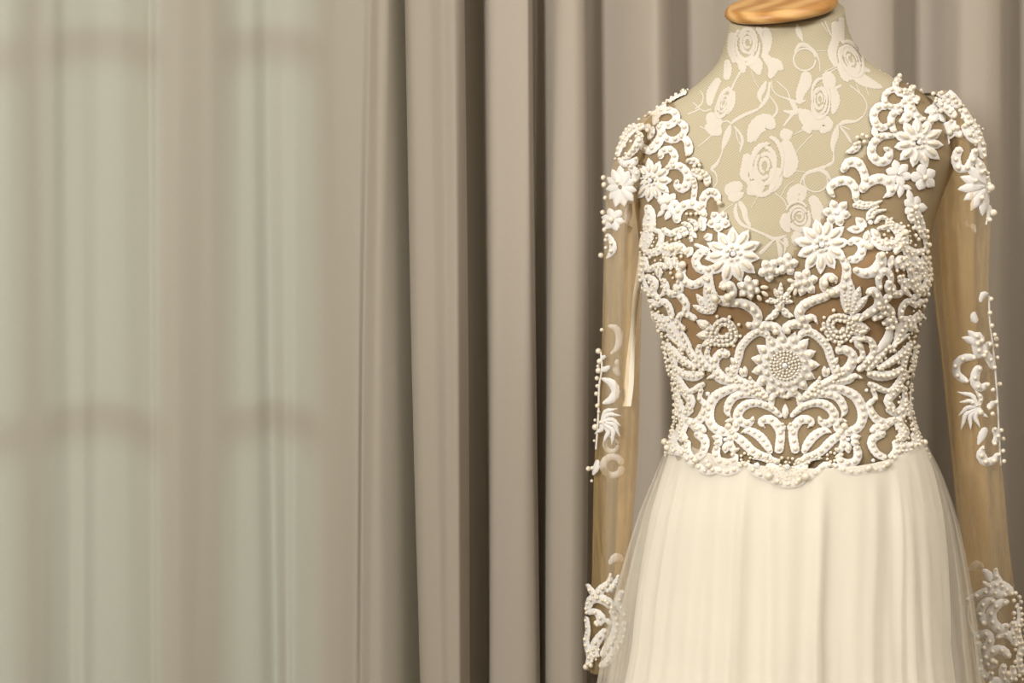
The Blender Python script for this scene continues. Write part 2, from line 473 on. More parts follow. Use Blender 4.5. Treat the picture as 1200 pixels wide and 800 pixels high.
def ribbon_geo(S, pts, w, h=0.0016, base=0.0006, serr=0.3, step=2.2, rnd=random):
    """a raised strip along px points; w is the full width (px) at each control point"""
    if len(pts) == 2:
        pts = [pts[0], ((pts[0][0]+pts[1][0])/2, (pts[0][1]+pts[1][1])/2), pts[1]]
        if len(w) == 2: w = [w[0], (w[0]+w[1])/2, w[1]]
    P = catmull([(p[0], p[1], w[min(i, len(w)-1)]) for i, p in enumerate(pts)], step)
    verts, faces = [], []
    prof = ((-1, 0.0), (-0.86, 0.8), (0, 1.0), (0.86, 0.8), (1, 0.0))
    n = len(P)
    cum = [0.0]
    for a, b in zip(P[:-1], P[1:]): cum.append(cum[-1] + float(np.linalg.norm((b - a)[:2])))
    for i, p in enumerate(P):
        a = P[max(0, i-1)]; b = P[min(n-1, i+1)]
        t = (b - a)[:2]; t = t / (np.linalg.norm(t) + 1e-9)
        nx, ny = -t[1], t[0]
        hw = max(0.15, p[2] / 2)
        e_ = min(1.0, (min(cum[i], cum[-1] - cum[i]) + 0.25) / (hw * 0.8)); hw *= math.sqrt(1 - (1 - e_) ** 2)   # rounded ends
        for u, hh in prof:
            e = u * hw + (math.copysign(serr, u) * (0.5 if i % 2 else -0.5) if abs(u) == 1 and hw > 1.2 else 0)
            q, _ = proj(S, p[0] + nx * e, p[1] + ny * e, base + h * hh)
            verts.append(q)
    for i in range(n - 1):
        for k in range(4):
            faces.append((i*5+k, (i+1)*5+k, (i+1)*5+k+1, i*5+k+1))
    return verts, faces, P

def merge(parts):
    V, Fc = [], []
    for v, f in parts:
        b = len(V); V += v; Fc += [tuple(i + b for i in q) for q in f]
    return V, Fc

# ---- stretch lace roses on the form
def flat(S, pts, w, nm, parent, h=0.00012, base=0.0003):
    v, f, _ = ribbon_geo(S, pts, w, h, base, 0.5, 2.0)
    return link_mesh(nm, v, f, M['formlace'], parent)

def arc(cx, cy, rx, ry, a0, a1, rot=0.0, n=9):
    out = []
    cr, sr = math.cos(rot), math.sin(rot)
    for i in range(n):
        a = math.radians(a0 + (a1 - a0) * i / (n - 1))
        x, y = rx * math.cos(a), ry * math.sin(a)
        out.append((cx + x*cr - y*sr, cy + x*sr + y*cr))
    return out

def rose(cx, cy, rx, ry, rot, outer, seed):
    rnd = random.Random(seed)
    g = bpy.data.objects.new('lace_rose', None); COL.objects.link(g)
    p0, _ = proj(BODY, cx, cy, 0.0004)
    attach(g, form); g.location = p0
    ORIG[g.name] = (Matrix.Translation(ORIG_loc(form)) @ Matrix.Identity(4)).inverted()
    def pet(pts, w, i):
        # a slight step per ring keeps the rings from lying in one plane
        v, f, _ = ribbon_geo(BODY, pts, w, 0.00012, 0.0003 + 0.00005 * i, 0.9, 2.0)
        o = link_mesh('petal', v, f, M['formlace'])
        o.parent = g; o.matrix_parent_inverse = Matrix.Translation(p0).inverted()
    k = 0
    for j, (fq, nseg) in enumerate(((0.26, 1), (0.50, 2), (0.74, 2), (0.98, 3))):
        st = rnd.uniform(0, 360)
        for q_ in range(nseg):
            span = 360 / nseg
            ox, oy = rnd.uniform(-.07, .07) * rx * j, rnd.uniform(-.07, .07) * ry * j
            a0 = st + q_ * span - 8; a1 = a0 + span * (1.02 if nseg > 1 else 0.93)
            pts = arc(cx + ox, cy + oy, rx * fq, ry * fq, a0, a1, rot, 11)
            ws_ = []
            for m_ in range(11):
                an = math.radians(a0 + (a1 - a0) * m_ / 10)
                loc = abs(math.cos(an)) * rx + abs(math.sin(an)) * ry
                ws_.append(loc * 0.176 * (0.45 + 0.55 * math.sin(math.pi * min(1, max(0, (m_ + .6) / 11))) ** .6) * (0.8 if j == 0 else 1.0))
            pet(pts, ws_, k); k += 1
    for pts, w in outer:
        pet(pts, [q * 1.22 for q in w], k % 3)
    return g

def ORIG_loc(e): return e.location

rose(876, 50, 15, 24, 0.05, [([(888,30),(897,40),(899,52),(896,66)], [8,11,9,5]), ([(858,38),(857,58),(861,74)], [6,7,4]), ([(867,66),(870,78),(871,86)], [6,8,3]), ([(876,68),(886,76),(890,88)], [8,13,3]), ([(893,63),(900,70),(906,79),(902,92)], [4,8,10,5]), ([(898,70),(910,76),(918,82)], [5,11,3])], 1)
rose(997, 70, 12, 24, -0.45, [([(978,25),(979,45),(975,62),(980,78)], [7,8,9,5]), ([(986,20),(985,38),(987,50)], [5,7,4]), ([(983,74),(990,88),(994,96)], [6,9,4]), ([(994,82),(1008,92),(1020,98),(1034,103)], [6,11,9,3]), ([(1008,80),(1020,84)], [8,2])], 2)
rose(961, 116, 11, 21, 0.05, [([(944,84),(944,96),(938,110),(937,122)], [8,12,9,5]), ([(968,84),(972,96),(976,106)], [9,13,4]), ([(975,104),(979,118),(976,134)], [8,9,4]), ([(938,130),(950,142),(964,150)], [10,16,6]), ([(955,138),(968,146),(962,156)], [10,14,4]), ([(942,146),(950,156)], [11,4])], 3)
rose(896, 194, 19, 30, 0.1, [([(880,166),(886,150),(898,143),(908,150)], [9,15,16,6]), ([(876,180),(874,195),(872,206),(879,214)], [8,9,8,4]), ([(914,160),(921,158),(929,155)], [9,13,4]), ([(918,165),(924,180),(926,194),(920,208)], [12,14,15,6]), ([(908,196),(909,212),(903,226)], [11,13,4]), ([(870,216),(858,222),(851,228)], [8,14,9]), ([(895,214),(884,221),(876,228)], [10,15,4]), ([(853,230),(862,231),(872,226)], [8,9,3]), ([(884,160),(876,166)], [9,5])], 4)
rose(937, 254, 14, 16, 0.0, [([(927,240),(930,228),(938,224),(940,236)], [8,13,13,5]), ([(921,250),(919,262),(925,272)], [6,9,5]), ([(950,230),(956,240),(960,254),(964,262)], [8,11,13,5]), ([(944,270),(934,278),(932,288)], [9,11,5]), ([(920,278),(922,290)], [4,5])], 5)
rose(848, 121, 8, 20, 0.35, [([(852,70),(853,82),(851,94)], [5,8,6]), ([(843,92),(834,108),(831,124)], [6,9,5]), ([(858,106),(857,122),(851,134)], [6,7,4]), ([(829,134),(838,142),(846,146)], [9,15,7]), ([(826,148),(838,152),(845,158)], [6,14,4])], 6)
stems = [([(868,84),(861,96),(857,106)], [3,2,3]), ([(880,82),(884,94),(889,103)], [1,1,1]), ([(934,28),(936,38),(941,49)], [2,7,2]), (arc(943,70,13,13,0,350,0,12), [2.2]*12), ([(942,52),(954,60),(960,72),(961,84)], [4,3,1.5,1.5]), ([(931,62),(937,53),(944,53),(952,58)], [2,5,5,3]),
    ([(898,95),(894,104),(890,112),(892,120)], [2,7,6,2]), ([(902,96),(901,106),(898,116),(889,128)], [3,3,5,3]), ([(904,95),(905,104),(912,112),(926,117)], [1.5,1.5,1.5,3]), ([(910,95),(922,106),(926,116)], [1.5,1.5,2]),
    ([(889,128),(872,135),(860,142),(858,145)], [3,4,4,2]), ([(902,112),(910,124),(910,132),(904,139)], [1.5,2,3,2]), ([(926,117),(932,128),(928,135),(918,148)], [4,6,4,2]), ([(918,130),(930,132),(940,128)], [2,6,4]), ([(926,117),(936,120),(944,118)], [3,3,3]),
    ([(856,146),(853,156),(849,168),(846,176)], [2,8,6,2]), ([(860,148),(867,156),(870,165),(867,178)], [2,3,4,2]), ([(862,150),(864,162),(868,170)], [1.5,1.5,1.5]), ([(848,170),(845,182),(840,192),(833,198)], [2,2,4,4]), ([(833,198),(839,204),(840,214),(836,220)], [4,2,1.5,1.5]),
    ([(820,148),(834,156),(828,164),(818,172)], [1.5,1.5,1.5,1]), ([(844,144),(852,142),(858,146)], [2,2,3]), ([(983,147),(990,143),(1003,142),(1012,136)], [3,5,3,2]), ([(982,146),(979,158),(976,170),(977,180)], [2,8,6,2]), ([(984,148),(992,158),(998,168)], [2,3,3]), ([(986,148),(996,152)], [1.5,1.5]),
    ([(977,180),(976,190),(968,195)], [2,3,5]), ([(968,195),(958,199),(946,203),(939,212),(938,222)], [4,5,4,2,1.5]), (arc(956,212,14,13,-20,330,0,12), [1.8]*12), ([(958,198),(968,203),(974,212)], [4,5,2]), ([(866,236),(872,246),(874,256),(880,266)], [5,7,6,3]), ([(863,238),(862,250),(868,262),(880,268)], [2,5,4,3]),
    ([(880,268),(896,275),(908,280),(922,276)], [3,3,5,2]), ([(908,280),(900,288),(890,298)], [2,4,5]), ([(910,281),(914,292),(914,304)], [2,6,3]), ([(912,281),(920,288),(919,298)], [2,3,2]), ([(930,212),(922,218),(915,230)], [1.2,1.2,1.2]), ([(908,226),(918,234),(922,242)], [1.5,1.5,1.5]),
    ([(860,238),(846,248)], [1.2,1.2]), ([(952,158),(938,172),(931,182)], [1.2,1.2,1.2]), ([(930,158),(942,152)], [1.2,1.2]), ([(932,200),(944,202)], [1.2,1.2]), ([(890,228),(880,244)], [1,1]), ([(1012,136),(1016,124),(1010,112),(996,100)], [1.5,1.5,1.5,1.5]), ([(986,100),(976,106),(973,116)], [3,4,3]),
    ([(966,84),(980,78)], [1.3,1.3]), ([(968,86),(982,80)], [1.3,1.3]), ([(957,60),(968,60)], [1,1]), ([(962,26),(970,38)], [1.2,1.2]), ([(966,24),(974,42)], [1.5,2.5]), ([(1003,98),(1008,110)], [1.2,1.2]), ([(1014,100),(1018,112)], [1.2,1.2]),
    ([(820,106),(824,112),(822,122),(814,128)], [1.5,1.5,2,1.5]), ([(812,120),(824,130),(834,128)], [1.5,1.5,2]), ([(806,134),(820,128)], [2,1.5])]
for pts, w in stems: flat(BODY, pts, w, 'lace_stem', form)

# ------------------------------------------------------------------ the dress: tulle bodice, lining, sleeves, skirt
dress = empty('wedding_dress', (X_at(930), 0, 0), 'ivory wedding dress with sheer sleeves and pearl beaded lace bodice', 'dress')
VNECK = [(788,60),(788,116),(799,150),(807,182),(818,196),(832,214),(838,232),(846,262),(864,282),(886,300),(902,310),(924,304),(938,284),(956,268),(968,248),(975,230),(977,216),(985,206),(992,196),(1006,188),(1014,180),(1020,160),(1024,140),(1036,116),(1052,98),(1054,60)]
def keep_bodice(c):
    px, py = to_px(c)
    if c.y < 0.02 and in_poly(px, py, VNECK): return False
    if c.y >= 0.02 and py < 112 and 788 < px < 1054: return False
    return py > 84
v, f = torso_mesh(70, 552, 300, 400, 0.0022, keep_bodice)
link_mesh('bodice', v, f, M['bodice'], dress)
CUPS = [[(782,305),(800,296),(845,314),(900,330),(905,352),(892,382),(870,410),(840,424),(815,412),(800,380),(788,345)],
        [(938,352),(945,330),(985,310),(1035,288),(1062,300),(1068,340),(1060,370),(1042,402),(1010,424),(985,420),(965,396),(948,376)]]
for poly in CUPS:
    v, f = torso_mesh(270, 440, 110, 300, 0.0012, lambda c: c.y < 0 and in_poly(*to_px(c), poly))
    link_mesh('bust_lining', v, f, M['nude'], dress)

def tube(rows, yc, dep, npy, nth, folds, seed, off=0.0):
    """a hanging sleeve; rows of (py, left px, right px) give its outline"""
    rnd = random.Random(seed)
    pys = [r[0] for r in rows]
    L_ = smooth_interp(pys, [r[1] for r in rows], 6); R_ = smooth_interp(pys, [r[2] for r in rows], 6)
    Y_ = smooth_interp([a for a, b in yc], [b for a, b in yc], 20); D_ = smooth_interp([a for a, b in dep], [b for a, b in dep], 20)
    ph = [rnd.uniform(0, 6.28) for _ in range(4)]
    verts, faces = [], []
    for i in range(npy):
        py = pys[0] + (pys[-1] - pys[0]) * i / (npy - 1)
        y0 = Y_(py); l, r = X_at(L_(py), y0), X_at(R_(py), y0)
        t = i / (npy - 1); amp = folds * min(1, t * 5)
        for k in range(nth):
            a = 2 * math.pi * k / nth
            m = 1 + amp * (0.5 * math.sin(5*a + ph[0] + 1.3*t) + 0.5 * math.sin(8*a + ph[1] - 1.7*t) + 0.35*math.sin(13*a + ph[2] + t))
            c, s = math.cos(a), math.sin(a)
            mx = 1 + (m - 1) * abs(s) * 0.6
            verts.append(Vector(((l+r)/2 + ((r-l)/2 + off) * c * mx, y0 + (D_(py) + off) * s * m, Z_at(py, y0))))
    for i in range(npy - 1):
        for k in range(nth):
            k2 = (k + 1) % nth
            faces.append((i*nth+k, (i+1)*nth+k, (i+1)*nth+k2, i*nth+k2))
    return verts, faces

SL = [(135,757,780),(143,748,778),(154,738,774),(168,728,768),(185,720,762),(210,713,757),(260,709,754),(340,707,752),(420,705,750),(500,699,749),(560,696,746),(620,695,741),(680,694,738),(740,691,737),(786,689,738)]
SR = [(112,1084,1104),(117,1080,1116),(124,1080,1127),(136,1082,1137),(150,1084,1145),(175,1085,1151),(200,1086,1155),(250,1089,1158),(340,1095,1156),(420,1104,1162),(500,1112,1169),(560,1118,1174),(640,1126,1181),(700,1130,1189),(760,1132,1197),(815,1134,1198)]
YC = [(90, .0), (200, .012), (320, .03), (560, .085), (800, .135)]
DP = [(90, .045), (170, .06), (260, .055), (420, .034), (800, .034)]
SURF = {}
FOLD = {'L': [(170,738,760),(230,734,754),(300,731,751),(420,728,749),(500,726,748),(560,724,744),(640,722,738),(700,720,736)], 'R': [(140,1092,1130),(230,1098,1140),(340,1104,1142),(420,1112,1146),(500,1119,1150),(560,1124,1154),(640,1132,1160),(690,1134,1164)]}
for nm, rows_, sd in (('L', SL, 5), ('R', SR, 9)):
    v, f = tube(rows_, YC, DP, 110, 90, 0.16, sd)
    link_mesh('sleeve', v, f, M['sleeve'], dress)
    v, f = tube(FOLD[nm], YC, [(230, .022), (700, .018)], 60, 48, 0.2, sd + 1)
    link_mesh('sleeve_fold', v, f, M['sleeve'], dress)
    v, f = tube(rows_, YC, DP, 110, 60, 0.0, sd, 0.002)
    SURF[nm] = BVHTree.FromPolygons([tuple(p) for p in v], f)
    MIDX[id(SURF[nm])] = smooth_interp([r[0] for r in rows_], [(r[1] + r[2]) / 2 for r in rows_], 6)
    v, f = tube(rows_, YC, [(90, .006), (800, .006)], 110, 60, 0.0, sd, -0.002)
    SURF[nm + 'I'] = BVHTree.FromPolygons([tuple(p) for p in v], f)          # the far side of the sleeve, seen through the near one
    MIDX[id(SURF[nm + 'I'])] = MIDX[id(SURF[nm])]
gv, gf = torso_mesh(16, 640, 140, 140, 0.0, guide=True)
SURF['B'] = BVHTree.FromPolygons([tuple(p) for p in gv], gf)   # where the lace lies: over the bodice and the top of the skirt

# skirt: satin underskirt with a gathered tulle layer over it
SKL = [(500,792),(520,784),(540,774),(560,765),(600,748),(650,732),(700,718),(750,707),(800,698),(1000,655),(1300,590),(1556,545)]
SKR = [(500,1074),(520,1084),(540,1096),(560,1105),(600,1119),(650,1131),(700,1140),(750,1147),(800,1153),(1000,1180),(1300,1230),(1556,1275)]
skl = smooth_interp([a for a, b in SKL], [b for a, b in SKL], 10); skr = smooth_interp([a for a, b in SKR], [b for a, b in SKR], 10)
skd = smooth_interp([500, 530, 600, 700, 800, 1000, 1556], [.095, .104, .130, .158, .188, .235, .33], 6)
def skirt_mesh(layer, inset, fine, seed, nth=520, npy=70):
    rnd = random.Random(77)                          # the layers hang in the same gathers
    comps = [((k_ + rnd.uniform(-.35, .35)) * 2*math.pi/38, rnd.uniform(0.035, 0.085), rnd.uniform(0.5, 1.1), rnd.uniform(-0.05, 0.05)) for k_ in range(38)]
    r2 = random.Random(seed)
    small = [(r2.uniform(0, 2*math.pi), r2.uniform(0.010, 0.03), r2.uniform(0.3, 1.0), r2.uniform(-0.06, 0.06)) for _ in range(fine)]
    def pile(cs, a, drop):
        g = 0.0
        for (a0, wd, am, lean) in cs:
            u = ((a - a0 - lean * drop + math.pi) % (2*math.pi) - math.pi) / wd
            if abs(u) < 3.5: g += am * math.exp(-u * u)
        return g
    verts, faces = [], []
    for i in range(npy):
        t = (i / (npy - 1)) ** 1.5
        for k in range(nth):
            a = 2 * math.pi * k / nth
            c, s = math.cos(a), math.sin(a)
            top = 514 + 28 * max(0, -s) ** 2.4 - (6 if s > 0 else 0)
            py = top + (1549.9 - top) * t
            run = min(1.0, (py - top) / 60.0); drop = min(1.0, (py - top) / 420.0)
            l, r = X_at(skl(py)), X_at(skr(py))
            ins = layer * 0.0016 + inset * min(1.0, (py - top) / 240.0)
            g = min(pile(comps, a, drop), 1.7)
            fold = (g - 1.2) * (0.006 * run + 0.020 * drop) * 0.8
            if fine: fold += min(1.2, pile(small, a, drop)) * (0.0008 * run + 0.0030 * drop)
            edge = 0.35 + 0.65 * abs(s)
            pe = 1 - 0.149 * max(0.0, 1 - (py - top) / 170.0)
            c, s = math.copysign(abs(c) ** pe, c), math.copysign(abs(s) ** pe, s)
            verts.append(Vector(((l+r)/2 + ((r-l)/2 - ins + fold * edge) * c, (skd(py) + 0.006 - ins + fold) * s + 0.004, Z_at(py))))
    for i in range(npy - 1):
        for k in range(nth):
            k2 = (k + 1) % nth
            faces.append((i*nth+k, (i+1)*nth+k, (i+1)*nth+k2, i*nth+k2))
    return verts, faces
v, f = skirt_mesh(2, 0.030, 0, 1); link_mesh('underskirt', v, f, M['skirt'], dress)
v, f = skirt_mesh(0, 0.0, 70, 34); link_mesh('tulle_overskirt', v, f, M['tulle'], dress)
v, f = skirt_mesh(1, 0.012, 60, 55); link_mesh('tulle_overskirt', v, f, M['tulle'], dress)

# ------------------------------------------------------------------ beaded lace
PEARLS = []            # (position, radius in m)
MM = 0.001
ico = {}
def sphere_geo(sub):
    if sub not in ico:
        bm = bmesh.new(); bmesh.ops.create_icosphere(bm, subdivisions=sub, radius=1.0)
        ico[sub] = ([v.co.copy() for v in bm.verts], [tuple(v.index for v in fc.verts) for fc in bm.faces]); bm.free()
    return ico[sub]
def unit_mesh(name, sub, m, smooth=True):
    v, f = sphere_geo(sub)
    me = bpy.data.meshes.new(name); me.from_pydata([tuple(p) for p in v], [], f)
    if smooth: me.polygons.foreach_set('use_smooth', [True] * len(me.polygons))
    me.materials.append(m); me.update(); return me
ME_PEARL = unit_mesh('pearl', 2, M['pearl'])
ME_OVAL = unit_mesh('oval_bead', 2, M['pearl'])
ME_STONE = unit_mesh('rhinestone', 1, M['stone'], False)

def pearl(S, px, py, r=2.6, lift=0.0014):
    p, n = proj(SURF[S], px, py, lift + r * MM * 0.55)
    PEARLS.append((p, r * MM))

def put(me, name, p, mtx3, parent):
    o = bpy.data.objects.new(name, me); COL.objects.link(o)
    attach(o, parent)
    o.matrix_basis = Matrix.Translation(p) @ mtx3.to_4x4()
    return o

def oval(S, x0, y0, x1, y1, wd=2.0, parent=None, lift=0.0016):
    a, n = proj(SURF[S], x0, y0, lift + wd * MM * 0.4); b, _ = proj(SURF[S], x1, y1, lift + wd * MM * 0.4)
    t = (b - a); L = t.length / 2; t.normalize()
    n = (n - t * n.dot(t)).normalized(); u = n.cross(t)
    R = Matrix((t * L, u * wd * MM, n * wd * MM)).transposed()
    return put(ME_OVAL, 'oval_bead', (a + b) / 2, R, parent or dress)

def stone(S, px, py, r=3.0, parent=None, lift=0.0018):
    p, n = proj(SURF[S], px, py, lift + r * MM * 0.3)
    q = n.to_track_quat('Z', 'Y').to_matrix() @ Matrix.Diagonal((r*MM, r*MM, r*MM*0.7))
    return put(ME_STONE, 'rhinestone', p, q, parent or dress)

cnt = [0]
def scroll(S, pts, w, sp=0, r=2.4, name='lace_scroll', h=0.0011, ends=(0.08, 0.95)):
    cnt[0] += 1
    v, f, P = ribbon_geo(SURF[S], pts, [q * 1.12 for q in (w if hasattr(w, '__len__') else [w] * len(pts))], h, 0.0026 + 0.00012 * (cnt[0] % 6), 0.45)
    o = link_mesh(name, v, f, M['lace'], dress)
    if sp:
        L = [0.0]
        for a, b in zip(P[:-1], P[1:]): L.append(L[-1] + float(np.linalg.norm((b - a)[:2])))
        tot = L[-1]; n = max(1, int(tot * (ends[1] - ends[0]) / sp))
        for k in range(n + 1):
            s = tot * (ends[0] + (ends[1] - ends[0]) * k / max(1, n))
            x = np.interp(s, L, [p[0] for p in P]); y = np.interp(s, L, [p[1] for p in P]); ww = np.interp(s, L, [p[2] for p in P])
            if ww > 2.5: pearl(S, x, y, min(r, ww * 0.42) * random.uniform(.92, 1.08), 0.0026 + h * 0.9)
    return o
def leaf(S, x0, y0, x1, y1, w, sp=0, r=1.8, bend=0.0):
    mx, my = (x0+x1)/2 - (y1-y0)*bend, (y0+y1)/2 + (x1-x0)*bend
    return scroll(S, [(x0,y0),((x0+mx)/2,(y0+my)/2),(mx,my),((x1+mx)/2,(y1+my)/2),(x1,y1)], [w*.35, w*.85, w, w*.75, 0.4], sp, r, 'lace_leaf', 0.0015, (0.15, 0.85))

def flower(S, cx, cy, R, n, rot=0.0, sx=1.0, sy=1.0, bead='oval', pr=2.2, center='stone', r0=0.22, pw=None, a0=0, a1=360):
    p0, nn = proj(SURF[S], cx, cy, 0.003)
    g = bpy.data.objects.new('lace_flower', None); COL.objects.link(g)
    attach(g, dress); g.location = p0
    inv = Matrix.Translation(p0).inverted()
    full = abs(a1 - a0) >= 359
    pw = pw or 2 * math.pi * R * 0.62 / n * (abs(a1 - a0) / 360) * (1.12 if n > 7 else 1.0)
    for k in range(n):
        a = math.radians(rot + a0 + (a1 - a0) * (k / n if full else k / max(1, n - 1)))
        rr = R * random.uniform(.93, 1.05)
        dx, dy = math.cos(a) * sx, math.sin(a) * sy
        fr = [0.12, 0.4, 0.62, 0.82, 1.0]
        v, f, _ = ribbon_geo(SURF[S], [(cx + dx*rr*q, cy + dy*rr*q) for q in fr], [pw*.5, pw*.85, pw, pw*.72, 0.5], 0.0009, 0.0032 + 0.0003 * (k % 2), 0.5)
        o = link_mesh('petal', v, f, M['lace']); o.parent = g; o.matrix_parent_inverse = inv
        if bead == 'oval':
            b = oval(S, cx + dx*rr*.38, cy + dy*rr*.38, cx + dx*rr*.80, cy + dy*rr*.80, pr, lift=0.0048)
            mb = b.matrix_basis.copy(); b.parent = g; b.matrix_parent_inverse = inv; b.matrix_basis = mb
        elif bead == 'pearl':
            pearl(S, cx + dx*rr*.62, cy + dy*rr*.62, pr, 0.0044)
    if center == 'stone':
        st = stone(S, cx, cy, max(2.4, R*.11), lift=0.005)
        mb = st.matrix_basis.copy(); st.parent = g; st.matrix_parent_inverse = inv; st.matrix_basis = mb
        m = 7 if R > 18 else 0
        for k in range(m):
            a = 2*math.pi*k/m; pearl(S, cx + math.cos(a)*R*r0*sx, cy + math.sin(a)*R*r0*sy, R*.062, 0.0046)
    elif center == 'pearl':
        pearl(S, cx, cy, pr * 1.35, 0.0046)
    return g

def cluster(S, poly, d, r, seed=0, jit=0.25, maxn=400, lift=0.0024):
    rnd = random.Random(seed); pts = []
    xs = [p[0] for p in poly]; ys = [p[1] for p in poly]
    for _ in range(4000):
        x, y = rnd.uniform(min(xs), max(xs)), rnd.uniform(min(ys), max(ys))
        if not in_poly(x, y, poly): continue
        if any((x-a)**2 + (y-b)**2 < d*d for a, b in pts): continue
        pts.append((x, y)); pearl(S, x, y, r * rnd.uniform(1-jit, 1+jit), lift)
        if len(pts) >= maxn: break
def ring(cx, cy, r, n=10, sq=1.0, rot=0): return arc(cx, cy, r, r*sq, 0+rot, 350+rot, 0, n)
def rosette(S, cx, cy, R):
    rnd = random.Random(int(cx))
    pts = []
    for k in range(44):                              # a loose spiral of beads, like a rose seen from above
        a = k / 43 * 2.55 * 2 * math.pi
        q = R * (0.26 + 0.72 * k / 43) * (1 + 0.07 * math.sin(3 * a + cx))
        pts.append((cx + math.cos(a) * q, cy + math.sin(a) * q))
    scroll(S, pts, 4.4, 0, name='lace_scroll', h=0.0010)
    P = catmull(pts, 1.0); acc = 0.0
    for u, w in zip(P[:-1], P[1:]):
        acc += float(np.linalg.norm(w - u))
        if acc > 4.4:
            acc = 0.0; pearl(S, u[0] + rnd.uniform(-.6, .6), u[1] + rnd.uniform(-.6, .6), rnd.uniform(1.8, 2.4), 0.0036)
    for k in range(9):
        a = 2 * math.pi * (k + .3) / 9; pearl(S, cx + math.cos(a) * R * 1.1, cy + math.sin(a) * R * 1.1, rnd.uniform(1.9, 2.5), 0.0030)

AX = lambda y: 919.3 + (y - 427) * 0.028
def mir(pts): return [(2*AX(y) - x, y) for x, y in pts]
def both(pts, w, sp=0, r=2.4, **k):
    scroll('B', pts, w, sp, r, **k); scroll('B', mir(pts), w, sp, r, **k)

# --- symmetrical centre of the bodice
both([(916,489),(906,480),(897.5,475),(886,472),(875,474),(868,480),(865,487.5),(868.7,494),(875,497),(881,494),(883,488)], [5,7,8,9,10,10,10,9,9,7,2.5], 7.4, 2.5)
both([(900,467),(888,463),(874,461),(862.5,464),(856,471),(853,482),(857.5,490)], [5,7,9,9,9,7,1], 8, 2.3)
both([(902,468),(884,459),(866,453),(852,457),(840,464),(834,474),(832,485),(834,495),(839,502),(847,506),(856,506.5),(862.5,502),(863,496),(857.5,492.5),(851,494.5)], [5,7,9,10,11,11,11,10,10,10,9,8,7,5,2], 9.0, 2.5)
for q in ((854.5, 500),): pearl('B', *q, 4.3); pearl('B', 2*AX(500)-q[0], 500, 4.3)
both([(901,468),(888,457),(876,450),(865,444),(857,438),(852,430)], [6,8,9,9,8,5], 6.5, 2.2)
both([(860,441),(863,428),(866,417),(868,408),(873,400),(881,392),(890,388),(898,391),(902,399)], [7,8,9,9,9,9,9,8,3], 5.2, 1.7)
both([(879,440),(881,447),(889,455),(900,465)], [1.5,6,8,5], 5, 1.9)
both([(830,443),(838,440),(847,444),(858,446),(866,447)], [2,6,10,9,5], 5, 1.8)
for x0,y0,x1,y1 in ((857,426,860,440),(861,440,858,428),(873,428,874,441),(857,418,864,428),(868,430,872,441)):
    leaf('B', x1,y1,x0,y0, 6); leaf('B', 2*AX(y1)-x1,y1,2*AX(y0)-x0,y0, 6)
    oval('B', (x0+x1)/2-1,(y0+y1)/2-3,(x0+x1)/2+1,(y0+y1)/2+3,1.7, lift=.0042); oval('B', 2*AX(430)-(x0+x1)/2-1,(y0+y1)/2-3,2*AX(430)-(x0+x1)/2+1,(y0+y1)/2+3,1.7,lift=.0042)
both([(903,480),(904,471),(905,464),(911,460),(916,462),(920,466)], [5,7,7,7.5,7,4], 8, 2.5)
leaf('B', 920,491,920,473, 7); oval('B', 920,480,920,490,1.7,lift=.004)
both([(912,532),(913.5,521),(914.5,510),(912,501),(905,493),(897,492),(891.5,496),(897,502)], [9,9.5,9.5,10,10,9.5,7,1], 8.6, 2.5)
both([(917,497),(916,505)], [7,8], 6, 2)
both([(904,532),(899,522.5),(891,512.5),(883,507),(876,505),(869,508)], [5,9,10,9,7,1], 7, 1.7)
both([(905,537),(895,535),(887.5,532),(881,528),(874,521),(866,514),(860,511.5),(856,516),(857,523),(862,528),(867,526)], [7,8,9,9.5,10,9.5,8,8,8,6.5,1.5], 8.3, 2.4)
both([(882,538),(892,536.5),(902,539),(914,542)], [1.5,7,8,5], 4.6, 1.5)
cluster('B', [(896,541),(922,536),(948,541),(944,552),(936,560),(922,564),(908,560),(900,552)], 4.0, 1.75, 2)
scroll('B', [(898,545),(910,553),(922,557),(934,553),(946,545)], [8,14,17,14,8], 0, name='lace_leaf', h=.001)
stone('B', 922,548,3.6, lift=.006); stone('B', 887,546,3.6, lift=.004); stone('B', 1022,540,2.6); stone('B', 829,541,2.8)
for cx, cy in ((874,537),(974,536)):
    for k in range(7): pearl('B', cx + 5.5*math.cos(k*.9), cy + 5.5*math.sin(k*.9), 1.9)
for sgn in (-1, 1):
    X = (lambda x, y: x) if sgn < 0 else (lambda x, y: 2*AX(y) - x)
    def mv(L): return [(X(x, y), y) for x, y in L]
    for a, b, c, d in ((848,515,836,512),(848,518,838,521),(852,519,851,532),(856,512,862,505)):
        leaf('B', X(a,b), b, X(c,d), d, 8); oval('B', X(a*.7+c*.3,b), b*.7+d*.3, X(a*.2+c*.8,d), b*.2+d*.8, 2.0, lift=.0045)
    stone('B', X(851,516), 516, 2.6, lift=.004)
    scroll('B', mv([(842,522),(840,532),(843,540),(851,544),(860,541),(862,535),(857,533)]), [7,9,9,10,9,7,4], 7.5, 2.4)
